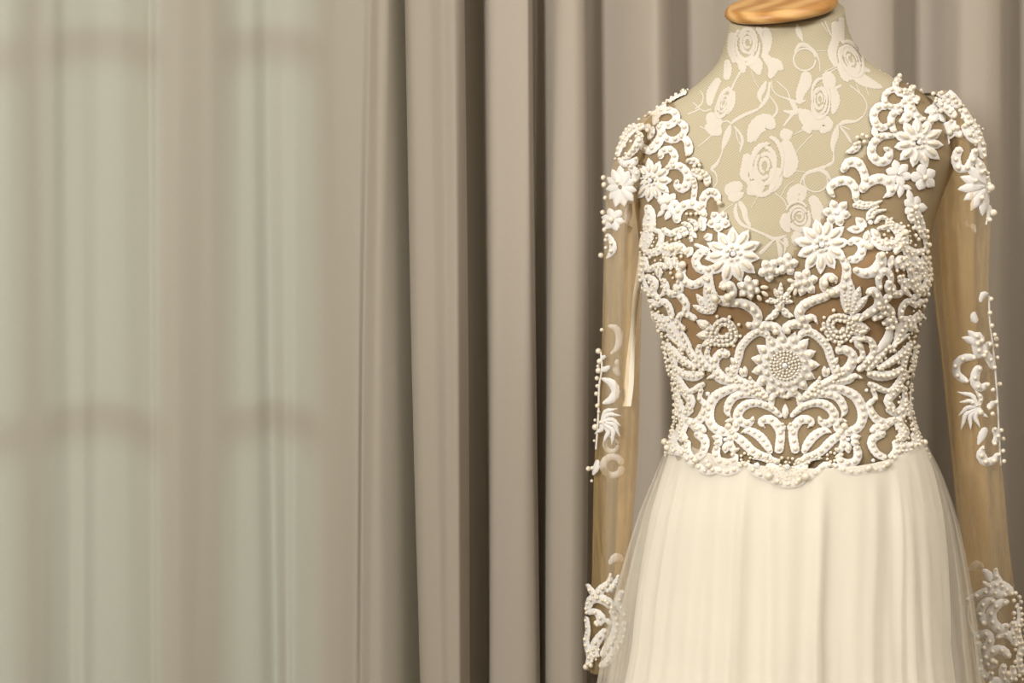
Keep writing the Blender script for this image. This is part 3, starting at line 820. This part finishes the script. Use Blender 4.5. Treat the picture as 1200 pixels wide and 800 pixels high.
# hem scallops
HEM = [(784,523),(789,529),(799,530),(805,534),(811,542),(818,545),(825,551),(832,553),(840,551),(850,554),(862,551),(871,545),(877,547),(884,553),(891,557),(901,561),(911,566),(919,568),(927,568),(935,566),(943,561),(952,557),(960,551),(966,546),(973,546),(980,548),(991,553),(1002,554),(1015,551),(1025,551),(1036,547),(1043,540),(1050,532),(1053,525),(1067,523),(1077,523),(1084,522)]
cut = [0, 5, 11, 16, 20, 24, 30, len(HEM)-1]
for a, b in zip(cut[:-1], cut[1:]):
    scroll('B', HEM[a:b+1], 8, 8.5, 2.6, h=.0016)
for x, y, r in ((901,559,4.6),(943,560,4.8),(1036,545,4.2),(1015,550,4.2),(818,541,3.6),(833,547,3.6),(783,518,4.2),(788,526,4),(1081,513,4.4),(1077,521,4),(911,565,3.2),(935,564,3.2),(871,544,2.8)): pearl('B', x, y, r, .0046)

# --- big centre flower
flower('B', 919, 427, 41, 15, 0, 1.0, 1.0, None, 3.0, None, pw=15)
for k in range(15):
    a = 2*math.pi*k/15; pearl('B', 919+31*math.cos(a), 427+31*math.sin(a), 3.1, .005)
scroll('B', ring(919,427,21,14), 12, 0, h=.0022)
for k in range(15):
    a = 2*math.pi*(k+.5)/15; pearl('B', 919+23*math.cos(a), 427+23*math.sin(a), 2.4, .006)
for q, rr in ((16.5,1.6),(12.8,1.6),(9,1.6),(5.4,1.6)):
    n = int(2*math.pi*q/4.0)
    for k in range(n):
        a = 2*math.pi*(k+q)/n; pearl('B', 919+q*math.cos(a), 427+q*math.sin(a), rr, .0058)
scroll('B', ring(919,427,9,12), 14, 0, h=.0018)
stone('B', 919, 427, 3.6, lift=.007)

# --- upper centre
scroll('B', [(838,347),(849,352),(859,353),(870,354),(880,359),(887,367.5),(887,376),(881,381),(874,377)], [8,9,9,10,11,10.5,9,8,6], 9.5, 3.0)
scroll('B', [(975,341),(966,347),(954,351),(942,357),(936,366),(941,374),(952,371),(958,379)], [9,9.5,10,11,11,9,7,1], 9.5, 3.1)
scroll('B', [(884,390),(892,382),(902,381),(911,385),(909,390)], [8,10,10,10,7], 7, 2.6)
scroll('B', [(950,390),(944,382),(936,379),(926,380),(920,385),(925,389)], [8,9,10,10,9,6], 7, 2.6)
pearl('B', 908,387,3.6,.005); pearl('B', 922,386,3.8,.005)
for a in ((913,364,913,346,11),(914,350,914,330,6),(912,348,906,337,6),(916,350,926,340,6),(912,352,896,352,6),(915,352,929,353,6),(912,360,903,374,8),(915,360,926,372,8),(910,366,896,374,6),(918,366,930,370,5),(908,354,900,348,5),(920,350,926,346,5)):
    leaf('B', *a, 4.5, 1.6)
for a in ((924,341,930,334),(912,354,913,362),(907,339,911,346)): oval('B', *a, 2, lift=.0045)
flower('B', 877, 336, 14, 6, 20, bead='pearl', pr=2.6, center='pearl')
flower('B', 942, 330, 17, 6, -15, bead='pearl', pr=3.0, center='pearl')
for a in ((889,335,899,336),(891,340,899,346),(886,344,891,351),(930,330,921,327),(932,336,930,346),(929,335,921,341)): oval('B', *a, 2.6, lift=.003)
flower('B', 900, 316, 14, 5, 90, bead='pearl', pr=2.6, center='pearl')
flower('B', 921, 310, 14, 5, 60, bead='pearl', pr=2.6, center='pearl')
flower('B', 859, 299, 32, 11, 8, bead='oval', pr=2.6)
flower('B', 963, 288, 33, 11, -6, bead='oval', pr=2.7)
scroll('B', [(834,299),(827,295),(820,299),(817,306),(821,314),(830,316),(841,311)], [5,8,9,9,9,8,4], 7, 2.1)
scroll('B', [(994,288),(1000,283),(1008,286),(1010,295),(1003,304),(993,304)], [6,8,9,9.5,9,5], 7, 2.2)
scroll('B', [(833,312),(832,327),(834,340),(840,349)], [7,10,11,9], 9, 3.2)
scroll('B', [(838,350),(851,349),(858,343),(856,334),(849,331),(845,336)], [8,9,10,10,8,3], 9, 3.6)
pearl('B', 850,333,4.1,.005); pearl('B', 854,344,4.6,.005); pearl('B', 841,346,4.4,.005)
scroll('B', [(985,300),(992,312),(992,324),(989,335),(977,342),(968,338)], [6,9,10,11,11,9], 9.5, 3.0)
scroll('B', [(976,342),(967,337),(966,329),(972,324),(979,327),(980,332)], [9,10,10,9,7,2], 8, 3.4)
pearl('B', 967,331,4.6,.005); pearl('B', 976,326,4.3,.005); pearl('B', 975,341,4.6,.005)
for x0, y0, x1, y1, w in ((836,366,828,330,11),(834,366,818,343,9),(832,366,814,356,7),(838,364,836,336,9),(992,366,988,330,10),(993,366,998,326,12),(995,366,1008,334,11),(996,368,1017,344,9),
                          (990,374,1012,370,9),(992,376,1018,384,10),(994,380,1014,396,8)):
    leaf('B', x0, y0, x1, y1, w, 4.6, 1.5)
scroll('B', [(1000,315),(1013,320),(1025,316),(1031,306),(1028,297)], [6,10,12,12,7], 9, 2.6)
pearl('B', 1029,301,4.4,.005); pearl('B', 1017,292,4.4,.005); pearl('B', 805,310,4.6,.005); pearl('B', 801,322,4.6,.005)
scroll('B', [(832,322),(824,329),(815,333),(806,330),(800,322),(803,312)], [7,9,9,9,10,7], 8, 2.6)
scroll('B', [(1030,338),(1028,326),(1034,317),(1041,322),(1042,334)], [6,7,8,7,4], 8, 2)
oval('B', 1036,341,1043,333,2.8)
scroll('B', [(1014,342),(1022,340),(1028,348),(1026,358),(1016,366),(1004,374)], [6,10,9,9,9,5], 9, 2.8)
scroll('B', [(1026,359),(1036,357),(1043,364),(1042,371),(1036,377),(1031,377)], [6,7,7,6,8,2], 7.5, 2.7)
rosette('B', 848, 388, 18.5); rosette('B', 983, 382, 19)
for a in ((836,385,818,374,10),(836,392,818,391,10),(838,398,824,404,9),(996,376,1008,366,9),(998,390,1018,384,10),(996,396,1016,396,8),(1000,398,1011,410,8)):
    leaf('B', *a); oval('B', a[0]*.7+a[2]*.3, a[1]*.7+a[3]*.3, a[0]*.2+a[2]*.8, a[1]*.2+a[3]*.8, 2.3, lift=.0046)
scroll('B', [(856,416),(847,413),(840,420),(839,431),(845,440),(858,447)], [8,10,9,10,11,7], 8, 2.4)
scroll('B', [(978,411),(989,409),(998,416),(996,427),(988,436),(976,443)], [9,10,10,11,11,7], 8, 2.5)
leaf('B', 1026,412,1043,377, 10, bend=.1); leaf('B', 800,386,814,420, 8, 6, 2.2)
scroll('B', [(1007,396),(1018,398),(1023,408),(1020,418),(1010,424)], [6,7,8,9,8], 7, 2.4)

# --- dense sides of the bodice
def sidework(sgn, B='B'):
    X = (lambda x, y: x) if sgn < 0 or B != 'B' else (lambda x, y: frr(y) + (x - fl(y)) / (838 - fl(y)) * (2*AX(y) - 838 - frr(y)))
    T = lambda L: [(X(x, y), y) for x, y in L]
    for pts, w, sp, r in (
        ([(797,327),(799,338),(790,344),(782,338)], [6,8,8,4], 6, 2.2), ([(757,293),(768,296),(782,290),(790,297)], [5,8,9,6], 5, 1.9), ([(757,300),(762,315),(775,310),(786,314)], [8,7,6,7], 6, 2.2),
        ([(760,322),(770,330),(768,342),(776,350)], [6,8,8,5], 6, 2.3), ([(778,326),(783,336),(778,346)], [6,7,4], 7, 2.0), ([(790,340),(800,347),(806,356),(806,366),(818,373)], [5,8,8,8,6], 7, 2.5),
        ([(806,366),(799,368),(796,378),(802,384),(806,382)], [6,6,7,7,4], 6, 2.6), ([(764,350),(772,356),(780,352),(787,360),(790,372)], [6,7,7,7,6], 5.5, 2.1), ([(768,366),(776,374),(786,374),(792,370)], [9,10,9,6], 5, 2.1),
        ([(776,384),(786,380),(794,392),(800,404)], [10,13,10,3], 5.5, 2.2), ([(786,406),(796,416),(806,424),(818,432)], [9,9,8,6], 5, 2.3), ([(800,412),(806,405),(812,414),(820,424),(828,434)], [4,6,8,9,7], 6, 2.3),
        ([(822,402),(820,412),(826,424),(836,434)], [5,7,8,7], 6, 2.3), ([(832,404),(830,416),(836,424)], [5,6,5], 6, 2.1), ([(794,430),(804,438),(816,440),(828,437)], [6,9,11,6], 5, 2.4),
        ([(792,434),(800,448),(810,458),(822,452),(828,448)], [9,8,6,7,4], 5.5, 1.9), ([(797,450),(806,460),(812,470),(808,480)], [9,10,9,8], 6, 2.3), ([(824,454),(822,466),(828,474),(826,486)], [5,5,7,9], 8, 2.4),
        ([(797,466),(800,478),(806,484),(814,478)], [8,9,9,6], 6, 2.5), ([(828,480),(822,492),(814,496),(808,490)], [8,9,9,6], 7, 2.5), ([(800,486),(804,496),(800,508),(806,518)], [7,10,11,10], 5, 2.4),
        ([(806,492),(815,499),(824,502),(828,508)], [6,8,8,5], 6, 2.2), ([(816,508),(824,512),(828,520),(824,532),(816,538)], [9,10,9,8,7], 6.5, 2.2), ([(792,506),(790,518),(796,528),(808,530)], [9,11,11,9], 4.6, 1.9),
        ([(808,516),(808,528),(814,538)], [7,7,6], 6, 2.2), ([(756,306),(754,320),(758,334),(766,346)], [6,7,7,5], 5.5, 2.4), ([(784,400),(790,414),(794,430),(797,446)], [7,7,6,5], 5, 2.1), ([(796,452),(798,470),(797,488)], [5,5,5], 6, 2.3)):
        scroll(B, T(pts), w, sp, r, name='lace_scroll', h=.0014)
    for a in ((772,308,776,326,8),(783,300,789,316,8),(792,300,796,316,7),(793,332,797,344,7),(784,390,806,408,5),(796,396,803,410,6),(812,500,824,506,7)):
        leaf(B, X(a[0],a[1]), a[1], X(a[2],a[3]), a[3], a[4]); oval(B, X(a[0]*.7+a[2]*.3,a[1]), a[1]*.7+a[3]*.3, X(a[0]*.25+a[2]*.75,a[3]), a[1]*.25+a[3]*.75, 2, lift=.0042)
    cluster(B, T([(757,290),(778,284),(798,292),(797,318),(788,330),(764,345),(756,325)]), 6.2, 2.0, 5)
    cluster(B, T([(764,350),(776,360),(788,385),(786,402),(774,386)]), 4.6, 1.9, 6)
    cluster(B, T([(786,430),(796,436),(806,460),(800,490),(794,470)]), 4.6, 1.8, 7)
    cluster(B, T([(796,490),(806,500),(808,528),(788,528),(788,512)]), 4.4, 1.8, 8)
    cluster(B, T([(790,404),(806,410),(826,436),(812,444),(796,436)]), 6, 2.2, 9)
    for y in range(288, 524, 7):           # beads down the side edge
        ex = {288:754,330:756,345:761,370:770,400:781,440:791,475:797,500:793,524:785}
        x = np.interp(y, list(ex), list(ex.values())) + random.uniform(-1, 2.5)
        pearl(B, X(x, y), y, random.uniform(1.8, 3.0), .003)
SURF['SR'] = 'SR'; SURF['SL'] = 'SL'
sidework(-1); sidework(1); sidework(-1, 'SL'); sidework(1, 'SR')
stone('B', 831,461,3.4); stone('B', 1014,457,2.4)

# --- left strap and bust
for pts, w, sp, r in (
    ([(768,141),(776,133),(786,131),(793,135),(793,142),(785,148),(774,147)], [6,7,7,8,8,8,7], 8, 2.5), ([(774,147),(777,158),(772,169),(763,177),(755,172),(756,166)], [8,9,10,9,7,3], 9, 2.7),
    ([(794,142),(803,149),(801,158),(791,165),(781,162),(779,154)], [6,8,7,7,7,4], 9, 2.5), ([(798,160),(806,166),(808,176),(806,184)], [6,8,9,4], 9, 2.6), ([(776,187),(777,179),(786,176),(792,184),(788,194),(782,198)], [6,7,8,8,8,4], 8, 2.5),
    ([(786,196),(797,195),(806,203),(807,214),(801,222),(794,217),(796,211)], [6,8,9,10,9,7,4], 8, 2.5), ([(812,208),(815,216),(814,232),(812,240)], [5,6,6,5], 8, 2.4), ([(796,262),(795,251),(802,242),(813,240),(822,246),(828,256)], [7,10,10,10,9,6], 9, 2.5),
    ([(824,246),(825,234),(832,226),(840,229),(842,238)], [7,9,10,9,5], 8, 2.7), ([(760,240),(764,250),(763,262),(766,272)], [7,11,14,12], 6, 2.0), ([(764,270),(760,280),(756,292)], [13,13,10], 0, 2), ([(768,270),(776,272),(777,282),(772,290)], [4,6,6,4], 0, 2),
    ([(778,268),(788,274),(798,270),(806,278)], [6,7,6,5], 5, 1.8), ([(782,284),(784,294),(796,290),(806,296)], [8,12,12,8], 5, 1.9), ([(800,262),(808,264),(812,272),(811,282)], [4,5,5,4], 4.2, 1.7), ([(808,258),(816,262),(817,272)], [4,5,4], 4.2, 1.7),
    ([(794,272),(802,268),(808,276)], [4,5,4], 4.2, 1.7), ([(816,287),(826,291),(834,294)], [4,4,3], 0, 2), ([(826,252),(822,262),(823,268)], [6,6,4], 6, 2.2), ([(811,200),(820,204),(828,208),(830,218)], [9,10,9,7], 5, 2.3), ([(806,190),(814,189),(820,192)], [6,7,5], 5, 2.3)):
    scroll('B', pts, w, sp, r)
for a in ((772,137,768,148,7),(768,150,762,165,7),(765,148,754,153,6),(788,246,782,258,7),(786,244,792,252,6),(780,246,773,254,5),(781,228,776,240,6),(812,272,818,280,5),(826,272,822,256,9),(828,282,836,276,9),(813,290,808,302,7),(800,280,792,272,7),(823,260,830,258,7)):
    leaf('B', *a)
for a in ((824,270,822,260),(827,281,833,277),(811,290,808,298),(796,276,791,273),(803,288,796,296)): oval('B', *a, 2.2, lift=.0044)
stone('B', 812,282,3); stone('B', 764,251,3); stone('B', 756,279,3); stone('B', 791,298,2.6)
flower('B', 766, 212, 26, 11, 0, .92, 1, 'oval', 2.4)
flower('B', 785, 237, 13, 6, 10, bead=None, pr=2.2, center='pearl')
flower('B', 843, 261, 14, 5, 20, bead='pearl', pr=2.7, center='stone')
for x, y, r in ((808,189,2.2),(813,189,2.2),(815,196,2.4),(821,195,2.2),(815,201,2.3),(820,201,2.3),(825,203,2.4),(829,206,2.5),(822,210,3.3),(830,217,3.2),(814,215,2.6),(836,226,3),(844,240,3.2),(848,252,2.4),(791,292,3.6),(818,252,2.2),(812,252,2),(807,252,2),(822,252,2)): pearl('B', x, y, r, .0045)
cluster('B', [(758,262),(772,262),(772,286),(764,296),(754,292),(754,274)], 4.4, 1.8, 12)
cluster('B', [(782,280),(800,280),(806,298),(790,308),(778,300)], 5, 1.9, 13)

# --- right strap and bust
for pts, w, sp, r in (
    (ring(1058,102,10,11), 7, 8, 2.8), (ring(1047,117,12,11,.85), 6.5, 8, 2.4), ([(1040,127),(1030,126),(1023,134),(1025,145),(1033,151),(1042,146)], [6,9,9,9,8,4], 9, 2.6), ([(1066,106),(1062,118),(1064,130),(1060,140),(1052,145)], [9,10,11,10,4], 9, 2.4),
    ([(1056,132),(1047,133),(1043,143),(1047,156)], [6,8,8,6], 9, 2.7), ([(1026,148),(1024,156),(1028,161)], [6,7,5], 8, 2.4), ([(1048,160),(1032,161),(1022,170),(1021,182),(1029,190),(1038,188),(1041,178),(1034,174)], [5,8,9,10,10,10,8,3], 10, 2.8),
    ([(986,203),(993,192),(1004,192),(1011,202),(1013,214),(1007,223)], [6,10,11,9,9,6], 9, 2.7), ([(977,232),(972,222),(980,214),(993,213),(1001,222),(1002,236)], [3,8,10,10,9,7], 10, 2.7), ([(1007,226),(1018,214),(1030,210),(1041,215),(1042,226),(1033,233)], [7,10,11,11,9,1], 10, 2.7),
    ([(1078,152),(1088,144),(1092,132)], [6,8,5], 8, 2.4), ([(1092,110),(1100,116),(1108,124)], [8,9,6], 5, 2.0), ([(1069,262),(1064,254),(1066,246),(1070,252),(1073,266),(1080,280)], [5,6,5,5,6,5], 6, 2.4), ([(1075,250),(1079,264),(1081,282),(1084,296)], [4,4,4,4], 7, 2.6),
    ([(1000,234),(1010,240),(1022,238)], [5,6,2], 4.5, 1.6), ([(998,241),(1012,244),(1024,240),(1032,236)], [5,5,5,2], 4.2, 1.7), ([(1016,260),(1018,250),(1028,243)], [4,5,3], 4, 1.7), ([(1020,258),(1024,250),(1036,247)], [4,5,3], 4, 1.7), ([(1024,264),(1030,256),(1038,258),(1036,264)], [4,5,4,3], 4, 1.7), ([(1026,270),(1038,266),(1043,256)], [4,6,3], 4.2, 1.8),
    ([(1020,280),(1032,288),(1046,286),(1054,276)], [8,12,10,6], 5, 1.9), ([(1040,264),(1050,270),(1056,282),(1052,292)], [7,12,12,6], 5, 2.0), ([(1048,310),(1052,304),(1060,306),(1062,318)], [6,8,7,5], 7, 2.6), ([(1050,322),(1056,330),(1062,336)], [4,9,7], 6, 2.2), ([(1056,294),(1066,300),(1074,310),(1080,322)], [7,9,9,7], 6, 2.4), ([(1064,318),(1070,330),(1070,342)], [9,12,8], 6, 2.4), ([(1078,300),(1084,312),(1084,330),(1076,342)], [8,9,9,8], 5, 2.4),
    ([(1006,168),(1000,176),(990,180)], [8,8,2], 5, 2.2)):
    scroll('B', pts, w, sp, r)
scroll('B', [(1068,112),(1066,124),(1072,136),(1082,142)], [6,8,8,4], 8, 2.5)
leaf('B', 1082,134,1096,124, 7)
flower('B', 1074, 168, 30, 11, 5, bead='oval', pr=2.6)
flower('B', 1051, 204, 16, 6, 15, bead=None, center='stone'); flower('B', 1080, 208, 16, 5, 40, bead=None, pr=2.4, center='pearl'); flower('B', 1069, 243, 14, 5, 0, bead=None, pr=2.6, center='pearl')
flower('B', 980, 251, 17, 6, 10, bead='pearl', pr=3.0, center='stone'); flower('B', 1098, 133, 13, 6, 0, bead=None, pr=2.4, center='pearl')
for a in ((1055,214,1052,232,8),(1056,218,1066,222,6),(1050,216,1046,226,5),(1066,238,1062,222,7),(1014,268,1002,256,10),(1012,270,992,270,9),(1016,272,1014,290,9),(1020,270,1030,282,8),(1071,114,1073,124,7),(1054,284,1048,298,7)):
    leaf('B', *a)
for a in ((1009,262,1004,258),(1006,270,998,269),(1014,276,1014,284),(1022,273,1027,279),(1076,108,1087,112),(1053,286,1049,294),(1073,116,1073,122)): oval('B', *a, 2.5, lift=.0044)
stone('B', 1019,262,3.6)
for x, y, r in ((1056,274,4.0),(1066,268,2.6),(1072,272,2.6),(1068,277,2.6),(1071,281,2.5),(1081,271,2.6),(1081,278,2.8),(1083,287,3),(1051,94,3),(1047,99,3),(1067,107,3.2),(1057,110,3.4),(1075,100,2.2),(1009,160,2.4),(1014,162,2.4),(1003,163,2.5),(1005,169,2.4),(1011,168,2.4),(1000,171,2.2)): pearl('B', x, y, r, .0046)
cluster('B', [(1040,82),(1054,86),(1066,92),(1068,98),(1056,96),(1044,90)], 4.2, 1.7, 14)
cluster('B', [(1036,262),(1062,262),(1066,288),(1046,292),(1030,284)], 5.2, 2.0, 15)
cluster('B', [(1060,296),(1084,296),(1088,334),(1072,346),(1062,330)], 5.6, 2.3, 16)

# --- left shoulder and sleeve
cluster('B', [(808,107),(798,106),(780,118),(782,124),(796,120)], 4.2, 1.8, 17)
scroll('B', [(806,109),(794,113),(784,121)], [5,7,4], 0)
scroll('B', [(782,124),(770,131),(758,138)], [4,5,4], 7, 2.6)
for pts, w, sp, r in (
    ([(756,148),(746,152),(738,160),(730,172),(726,184)], [5,6,6,6,4], 6, 2.6), ([(752,156),(748,168),(742,178),(734,188)], [5,6,6,4], 6, 2.6), ([(748,148),(740,152),(731,164)], [4,5,4], 5, 2.4), ([(728,186),(734,192),(742,190),(745,184)], [6,7,7,4], 7, 2.0),
    ([(714,274),(719,282),(720,292),(714,303)], [4,6,7,2], 8, 2.6), ([(738,194),(744,202),(742,212)], [6,8,6], 7, 2.2)):
    scroll('L', pts, w, sp, r)
cluster('L', [(754,140),(758,152),(746,172),(738,186),(724,188),(726,170),(738,152)], 4.8, 2.2, 18)
flower('L', 729, 219, 22, 11, 10, .72, 1.1, bead=None, center=None, pw=9)
flower('L', 721, 257, 13, 6, 10, .95, 1.1, bead=None, pr=2.6, center='pearl')
for x, y, r in ((712,209,3.4),(713,217,3.6),(714,232,3),(727,213,2.8),(711,249,3.2),(713,260,3.4),(713,269,3.2),(714,281,2.6),(714,290,2.4),(709,299,3.4),(709,386,2.4),(706,411,3.6),(707,423,3.6),(705,429,2.4),(706,434,3.8),(704,443,3),(704,452,2.6),(703,461,2.8),(704,475,2.9),(705,482,2.2),(701,492,2),(702,500,4.0),(707,494,2.3),(711,493,2),(700,516,1.8),(694,549,3.2),(698,548,2.6),(697,563,2)): pearl('L', x, y, r, .003)
for pts, w in (([(708,443),(718,448),(722,458),(718,467),(709,472)], [3,8,8,8,4]), ([(707,412),(708,432),(705,452),(704,480),(703,500),(701,526)], [1.2]*6), ([(703,538),(701,548),(698,556)], [3,6,2]), ([(709,434),(717,428)], [8,2]), ([(707,420),(712,416)], [6,2]), ):
    scroll('L', pts, w, 0)
for k, (x, y) in enumerate(((724,478),(727,486),(727,498),(726,510),(718,520),(709,518),(700,508))):
    leaf('L', 707, 493, x, y, 4.6, bend=-.25)
for pts, w in (([(713,381),(722,384),(726,394),(724,406),(716,414)], [3,7,8,7,2]), (ring(717,520,8,10), [5]*10), (ring(718,545,11,10), [7]*10), ([(724,420),(722,432),(726,440)], [4,7,4]), ([(714,660),(722,652),(730,656)], [5,9,6]), ([(738,238),(736,250),(734,262)], [5,8,4]), ([(738,264),(736,274)], [7,3])):
    scroll('LI', pts, w, 0)
for pts, w in (([(1138,262),(1142,272)], [7,3]), ([(1130,258),(1134,266)], [6,3]), ([(1136,668),(1144,660),(1152,664)], [6,8,5])):
    scroll('RI', pts, w, 0)
# cuff
for pts, w, sp, r in (([(691,684),(697,694),(704,700)], [3,7,6], 6, 2.2), ([(716,670),(714,682),(706,690),(700,700)], [2,7,9,8], 6, 2.4), ([(724,672),(720,684),(712,692)], [2,7,7], 6, 2.2), ([(691,716),(694,704),(702,700),(712,704),(718,712)], [6,9,10,10,7], 6, 2.6), ([(690,718),(700,716),(706,724),(702,732)], [5,7,9,6], 8, 2.6), ([(690,722),(692,738),(690,752),(694,768),(692,780)], [5,5,6,7,6], 6.5, 2.6), ([(712,736),(704,746),(698,758),(700,770)], [7,9,9,7], 7, 2.4), ([(716,712),(722,726),(720,742),(714,756),(706,768)], [6,9,9,10,7], 7, 2.4), ([(724,748),(718,762),(712,774),(704,780)], [5,8,8,6], 7, 2.2), ([(710,724),(716,730)], [5,5], 0, 2), ([(728,690),(724,704),(730,720)], [6,8,6], 7, 2.3), ([(730,726),(728,744),(722,760)], [6,8,5], 7, 2.3)):
    scroll('L', pts, w, sp, r)
pearl('L', 690,781,4.0); pearl('L', 695,779,3); pearl('L', 711,703,3.4); pearl('L', 701,729,3.4); cluster('L', [(693,756),(704,756),(704,772),(696,776)], 4, 1.8, 19)

# --- right shoulder and sleeve
for pts, w, sp, r in (
    ([(1090,106),(1100,106),(1112,114),(1124,126)], [6,9,10,8], 6, 2.6), ([(1098,116),(1110,126),(1120,138)], [7,9,7], 6, 2.4), ([(1126,128),(1134,142),(1142,154),(1148,172),(1150,186)], [7,8,8,8,6], 6.5, 2.6), ([(1128,146),(1134,158),(1142,168)], [7,8,6], 8, 2.8),
    ([(1126,172),(1121,184),(1124,196),(1132,197),(1138,187),(1141,174)], [8,9,9,8,8,6], 9, 2.9), ([(1116,140),(1118,150),(1126,160)], [7,8,7], 9, 2.4), ([(1144,190),(1150,200),(1154,212),(1155,226)], [5,7,7,5], 8, 2.5), ([(1156,240),(1157,252),(1153,263)], [4,6,1], 0, 2)):
    scroll('R', pts, w, sp, r)
cluster('R', [(1088,102),(1104,104),(1126,122),(1136,138),(1148,152),(1152,184),(1142,180),(1134,152),(1118,134),(1100,116)], 5.2, 2.3, 20)
flower('R', 1107, 156, 16, 6, 10, .8, 1.1, bead=None, center=None)
flower('R', 1154, 218, 31, 7, 0, .98, 1.1, bead=None, center=None, pw=11, a0=100, a1=250)
for x, y, r in ((1115,155,4),(1122,150,3.4),(1125,159,3.2),(1155,220,4.8),(1141,211,2.8),(1147,231,3.1),(1158,249,4.4),(1155,257,3),(1147,201,2.8),(1153,203,2.4)): pearl('R', x, y, r, .004)
for pts, w, sp, r in (([(1147,353),(1150,345),(1155,344)], [3,7,6], 0, 2), ([(1156,346),(1157,376),(1160,400),(1163,430),(1166,470),(1168,510),(1170,545)], [1.1]*7, 0, 2.9), ([(1142,377),(1140,368),(1141,364)], [7,6,1], 0, 2), ([(1150,400),(1143,392),(1146,412),(1152,416)], [7,9,11,6], 8, 3), ([(1145,418),(1132,418),(1123,424),(1122,436),(1130,444),(1136,446)], [5,8,8,8,7,3], 10, 2.8), ([(1148,428),(1143,436),(1142,448),(1149,454),(1156,448)], [8,9,9,8,5], 9, 2.8), ([(1158,400),(1152,410),(1157,420),(1162,432)], [6,8,8,6], 8, 2.8), ([(1146,520),(1150,510),(1154,500)], [2,8,6], 0, 2), ([(1152,521),(1149,531),(1154,540),(1163,538),(1168,530)], [2,9,9,8,5], 8, 3), ([(1162,500),(1166,510),(1162,520)], [5,7,5], 8, 2.5), ([(1156,478),(1164,470)], [7,6], 6, 2.6)):
    scroll('R', pts, w, sp, r)
for x, y in ((1139,386),(1133,394),(1140,398)): leaf('R', 1150, 402, x-5, y, 9)
for k, (x, y) in enumerate(((1124,458),(1126,470),(1125,486),(1128,502),(1138,502),(1148,500),(1156,488),(1142,456))):
    leaf('R', 1147, 476, x, y, 4.6, 4.5 if k in (1, 7) else 0, 1.9, bend=.2)
for x, y in ((1157,350),(1156,366),(1158,381),(1161,392),(1163,397),(1163,405),(1164,419),(1167,431),(1167,450),(1169,504),(1171,514),(1171,528),(1172,540),(1160,456),(1160,484)): pearl('R', x, y, 3.0, .003)
pearl('R', 1148,482,4); stone('R', 1171,443,2.2); stone('R', 1172,479,2.2)
for pts, w, sp, r in (([(1152,666),(1158,672),(1160,680)], [4,8,8], 0, 2), ([(1166,664),(1167,674),(1172,682)], [3,6,6], 6, 2), ([(1152,680),(1160,686),(1168,684),(1178,690),(1184,696)], [2,8,11,12,7], 6, 2.4), ([(1134,702),(1144,698),(1156,692),(1168,694),(1178,696)], [4,7,9,10,8], 9, 2.7), ([(1166,702),(1156,704),(1150,714),(1152,726),(1155,730)], [6,9,9,9,6], 9, 2.9), ([(1180,704),(1170,706),(1162,716),(1163,728),(1172,736),(1180,730)], [6,9,10,11,10,6], 9, 2.8), ([(1136,708),(1136,722),(1140,738)], [3,3,3], 0, 2), ([(1147,748),(1149,742),(1158,742),(1160,752),(1152,758),(1146,750)], [4,8,9,9,8,5], 9, 2.8), ([(1167,746),(1176,742),(1185,746),(1188,756)], [4,8,9,6], 8, 2.4), ([(1182,770),(1176,762),(1167,760),(1158,766),(1156,774),(1163,778),(1168,772)], [6,9,10,10,9,9,5], 9, 3.0), ([(1190,706),(1193,722),(1190,738),(1194,756),(1192,772),(1195,790)], [5,6,6,6,6,6], 6.5, 2.8), ([(1176,776),(1174,786),(1178,796),(1186,790),(1184,778)], [6,8,8,7,5], 7, 2.6), ([(1152,770),(1150,782),(1156,792),(1164,786)], [7,8,9,5], 8, 2.6), ([(1160,800),(1168,796),(1174,802)], [6,8,6], 8, 2.6), ([(1182,728),(1188,734),(1184,742)], [8,9,6], 5, 2.4), ([(1140,738),(1146,746)], [5,6], 0, 2)):
    scroll('R', pts, w, sp, r)
cluster('R', [(1186,690),(1194,704),(1198,740),(1198,798),(1186,798),(1188,740),(1182,712)], 5.6, 2.5, 22)
pearl('R', 1163,773,4.2); pearl('R', 1180,788,4.2); pearl('R', 1154,729,3.8)

# white hanging ribbon inside the left sleeve
RB = [(752,296),(750,318),(745,350),(742,385),(739,420),(737,450),(734,476)]
v, f = [], []
RP = catmull(RB, 4)
for i, p in enumerate(RP):
    t = i / (len(RP) - 1); y = -0.006 + 0.042 * t
    hw = 3.2 + 1.8 * t + 0.6 * math.sin(9 * t)
    for u in (-1, -0.3, 0.3, 1):
        v.append((X_at(p[0] + u * hw, y), y - (0.002 if abs(u) < .5 else 0) + 0.004 * u * math.sin(5 * t), Z_at(p[1], y)))
for i in range(len(RP) - 1):
    for k in range(3): f.append((i*4+k, (i+1)*4+k, (i+1)*4+k+1, i*4+k+1))
link_mesh('hanging_ribbon', v, f, M['ribbon'], dress)

# pearls: the largest 300 as parts, the fine beading as one part
PEARLS.sort(key=lambda q: -q[1])
inv = ORIG['wedding_dress']
for p, r in PEARLS[:300]:
    o = bpy.data.objects.new('pearl', ME_PEARL); COL.objects.link(o)
    o.parent = dress; o.matrix_parent_inverse = inv
    o.location = p; o.scale = (r, r, r)
sv, sf = sphere_geo(2)
sva = np.array([tuple(q) for q in sv])
V, FF = [], []
for p, r in PEARLS[300:]:
    b = len(V); V += [tuple(q) for q in sva * r + np.array(p)]; FF += [(a+b, c+b, d+b) for a, c, d in sf]
o = link_mesh('pearl_beading', V, FF, M['pearl'], dress); o['kind'] = 'stuff'
print('pearls', len(PEARLS), 'objects', len(bpy.data.objects))
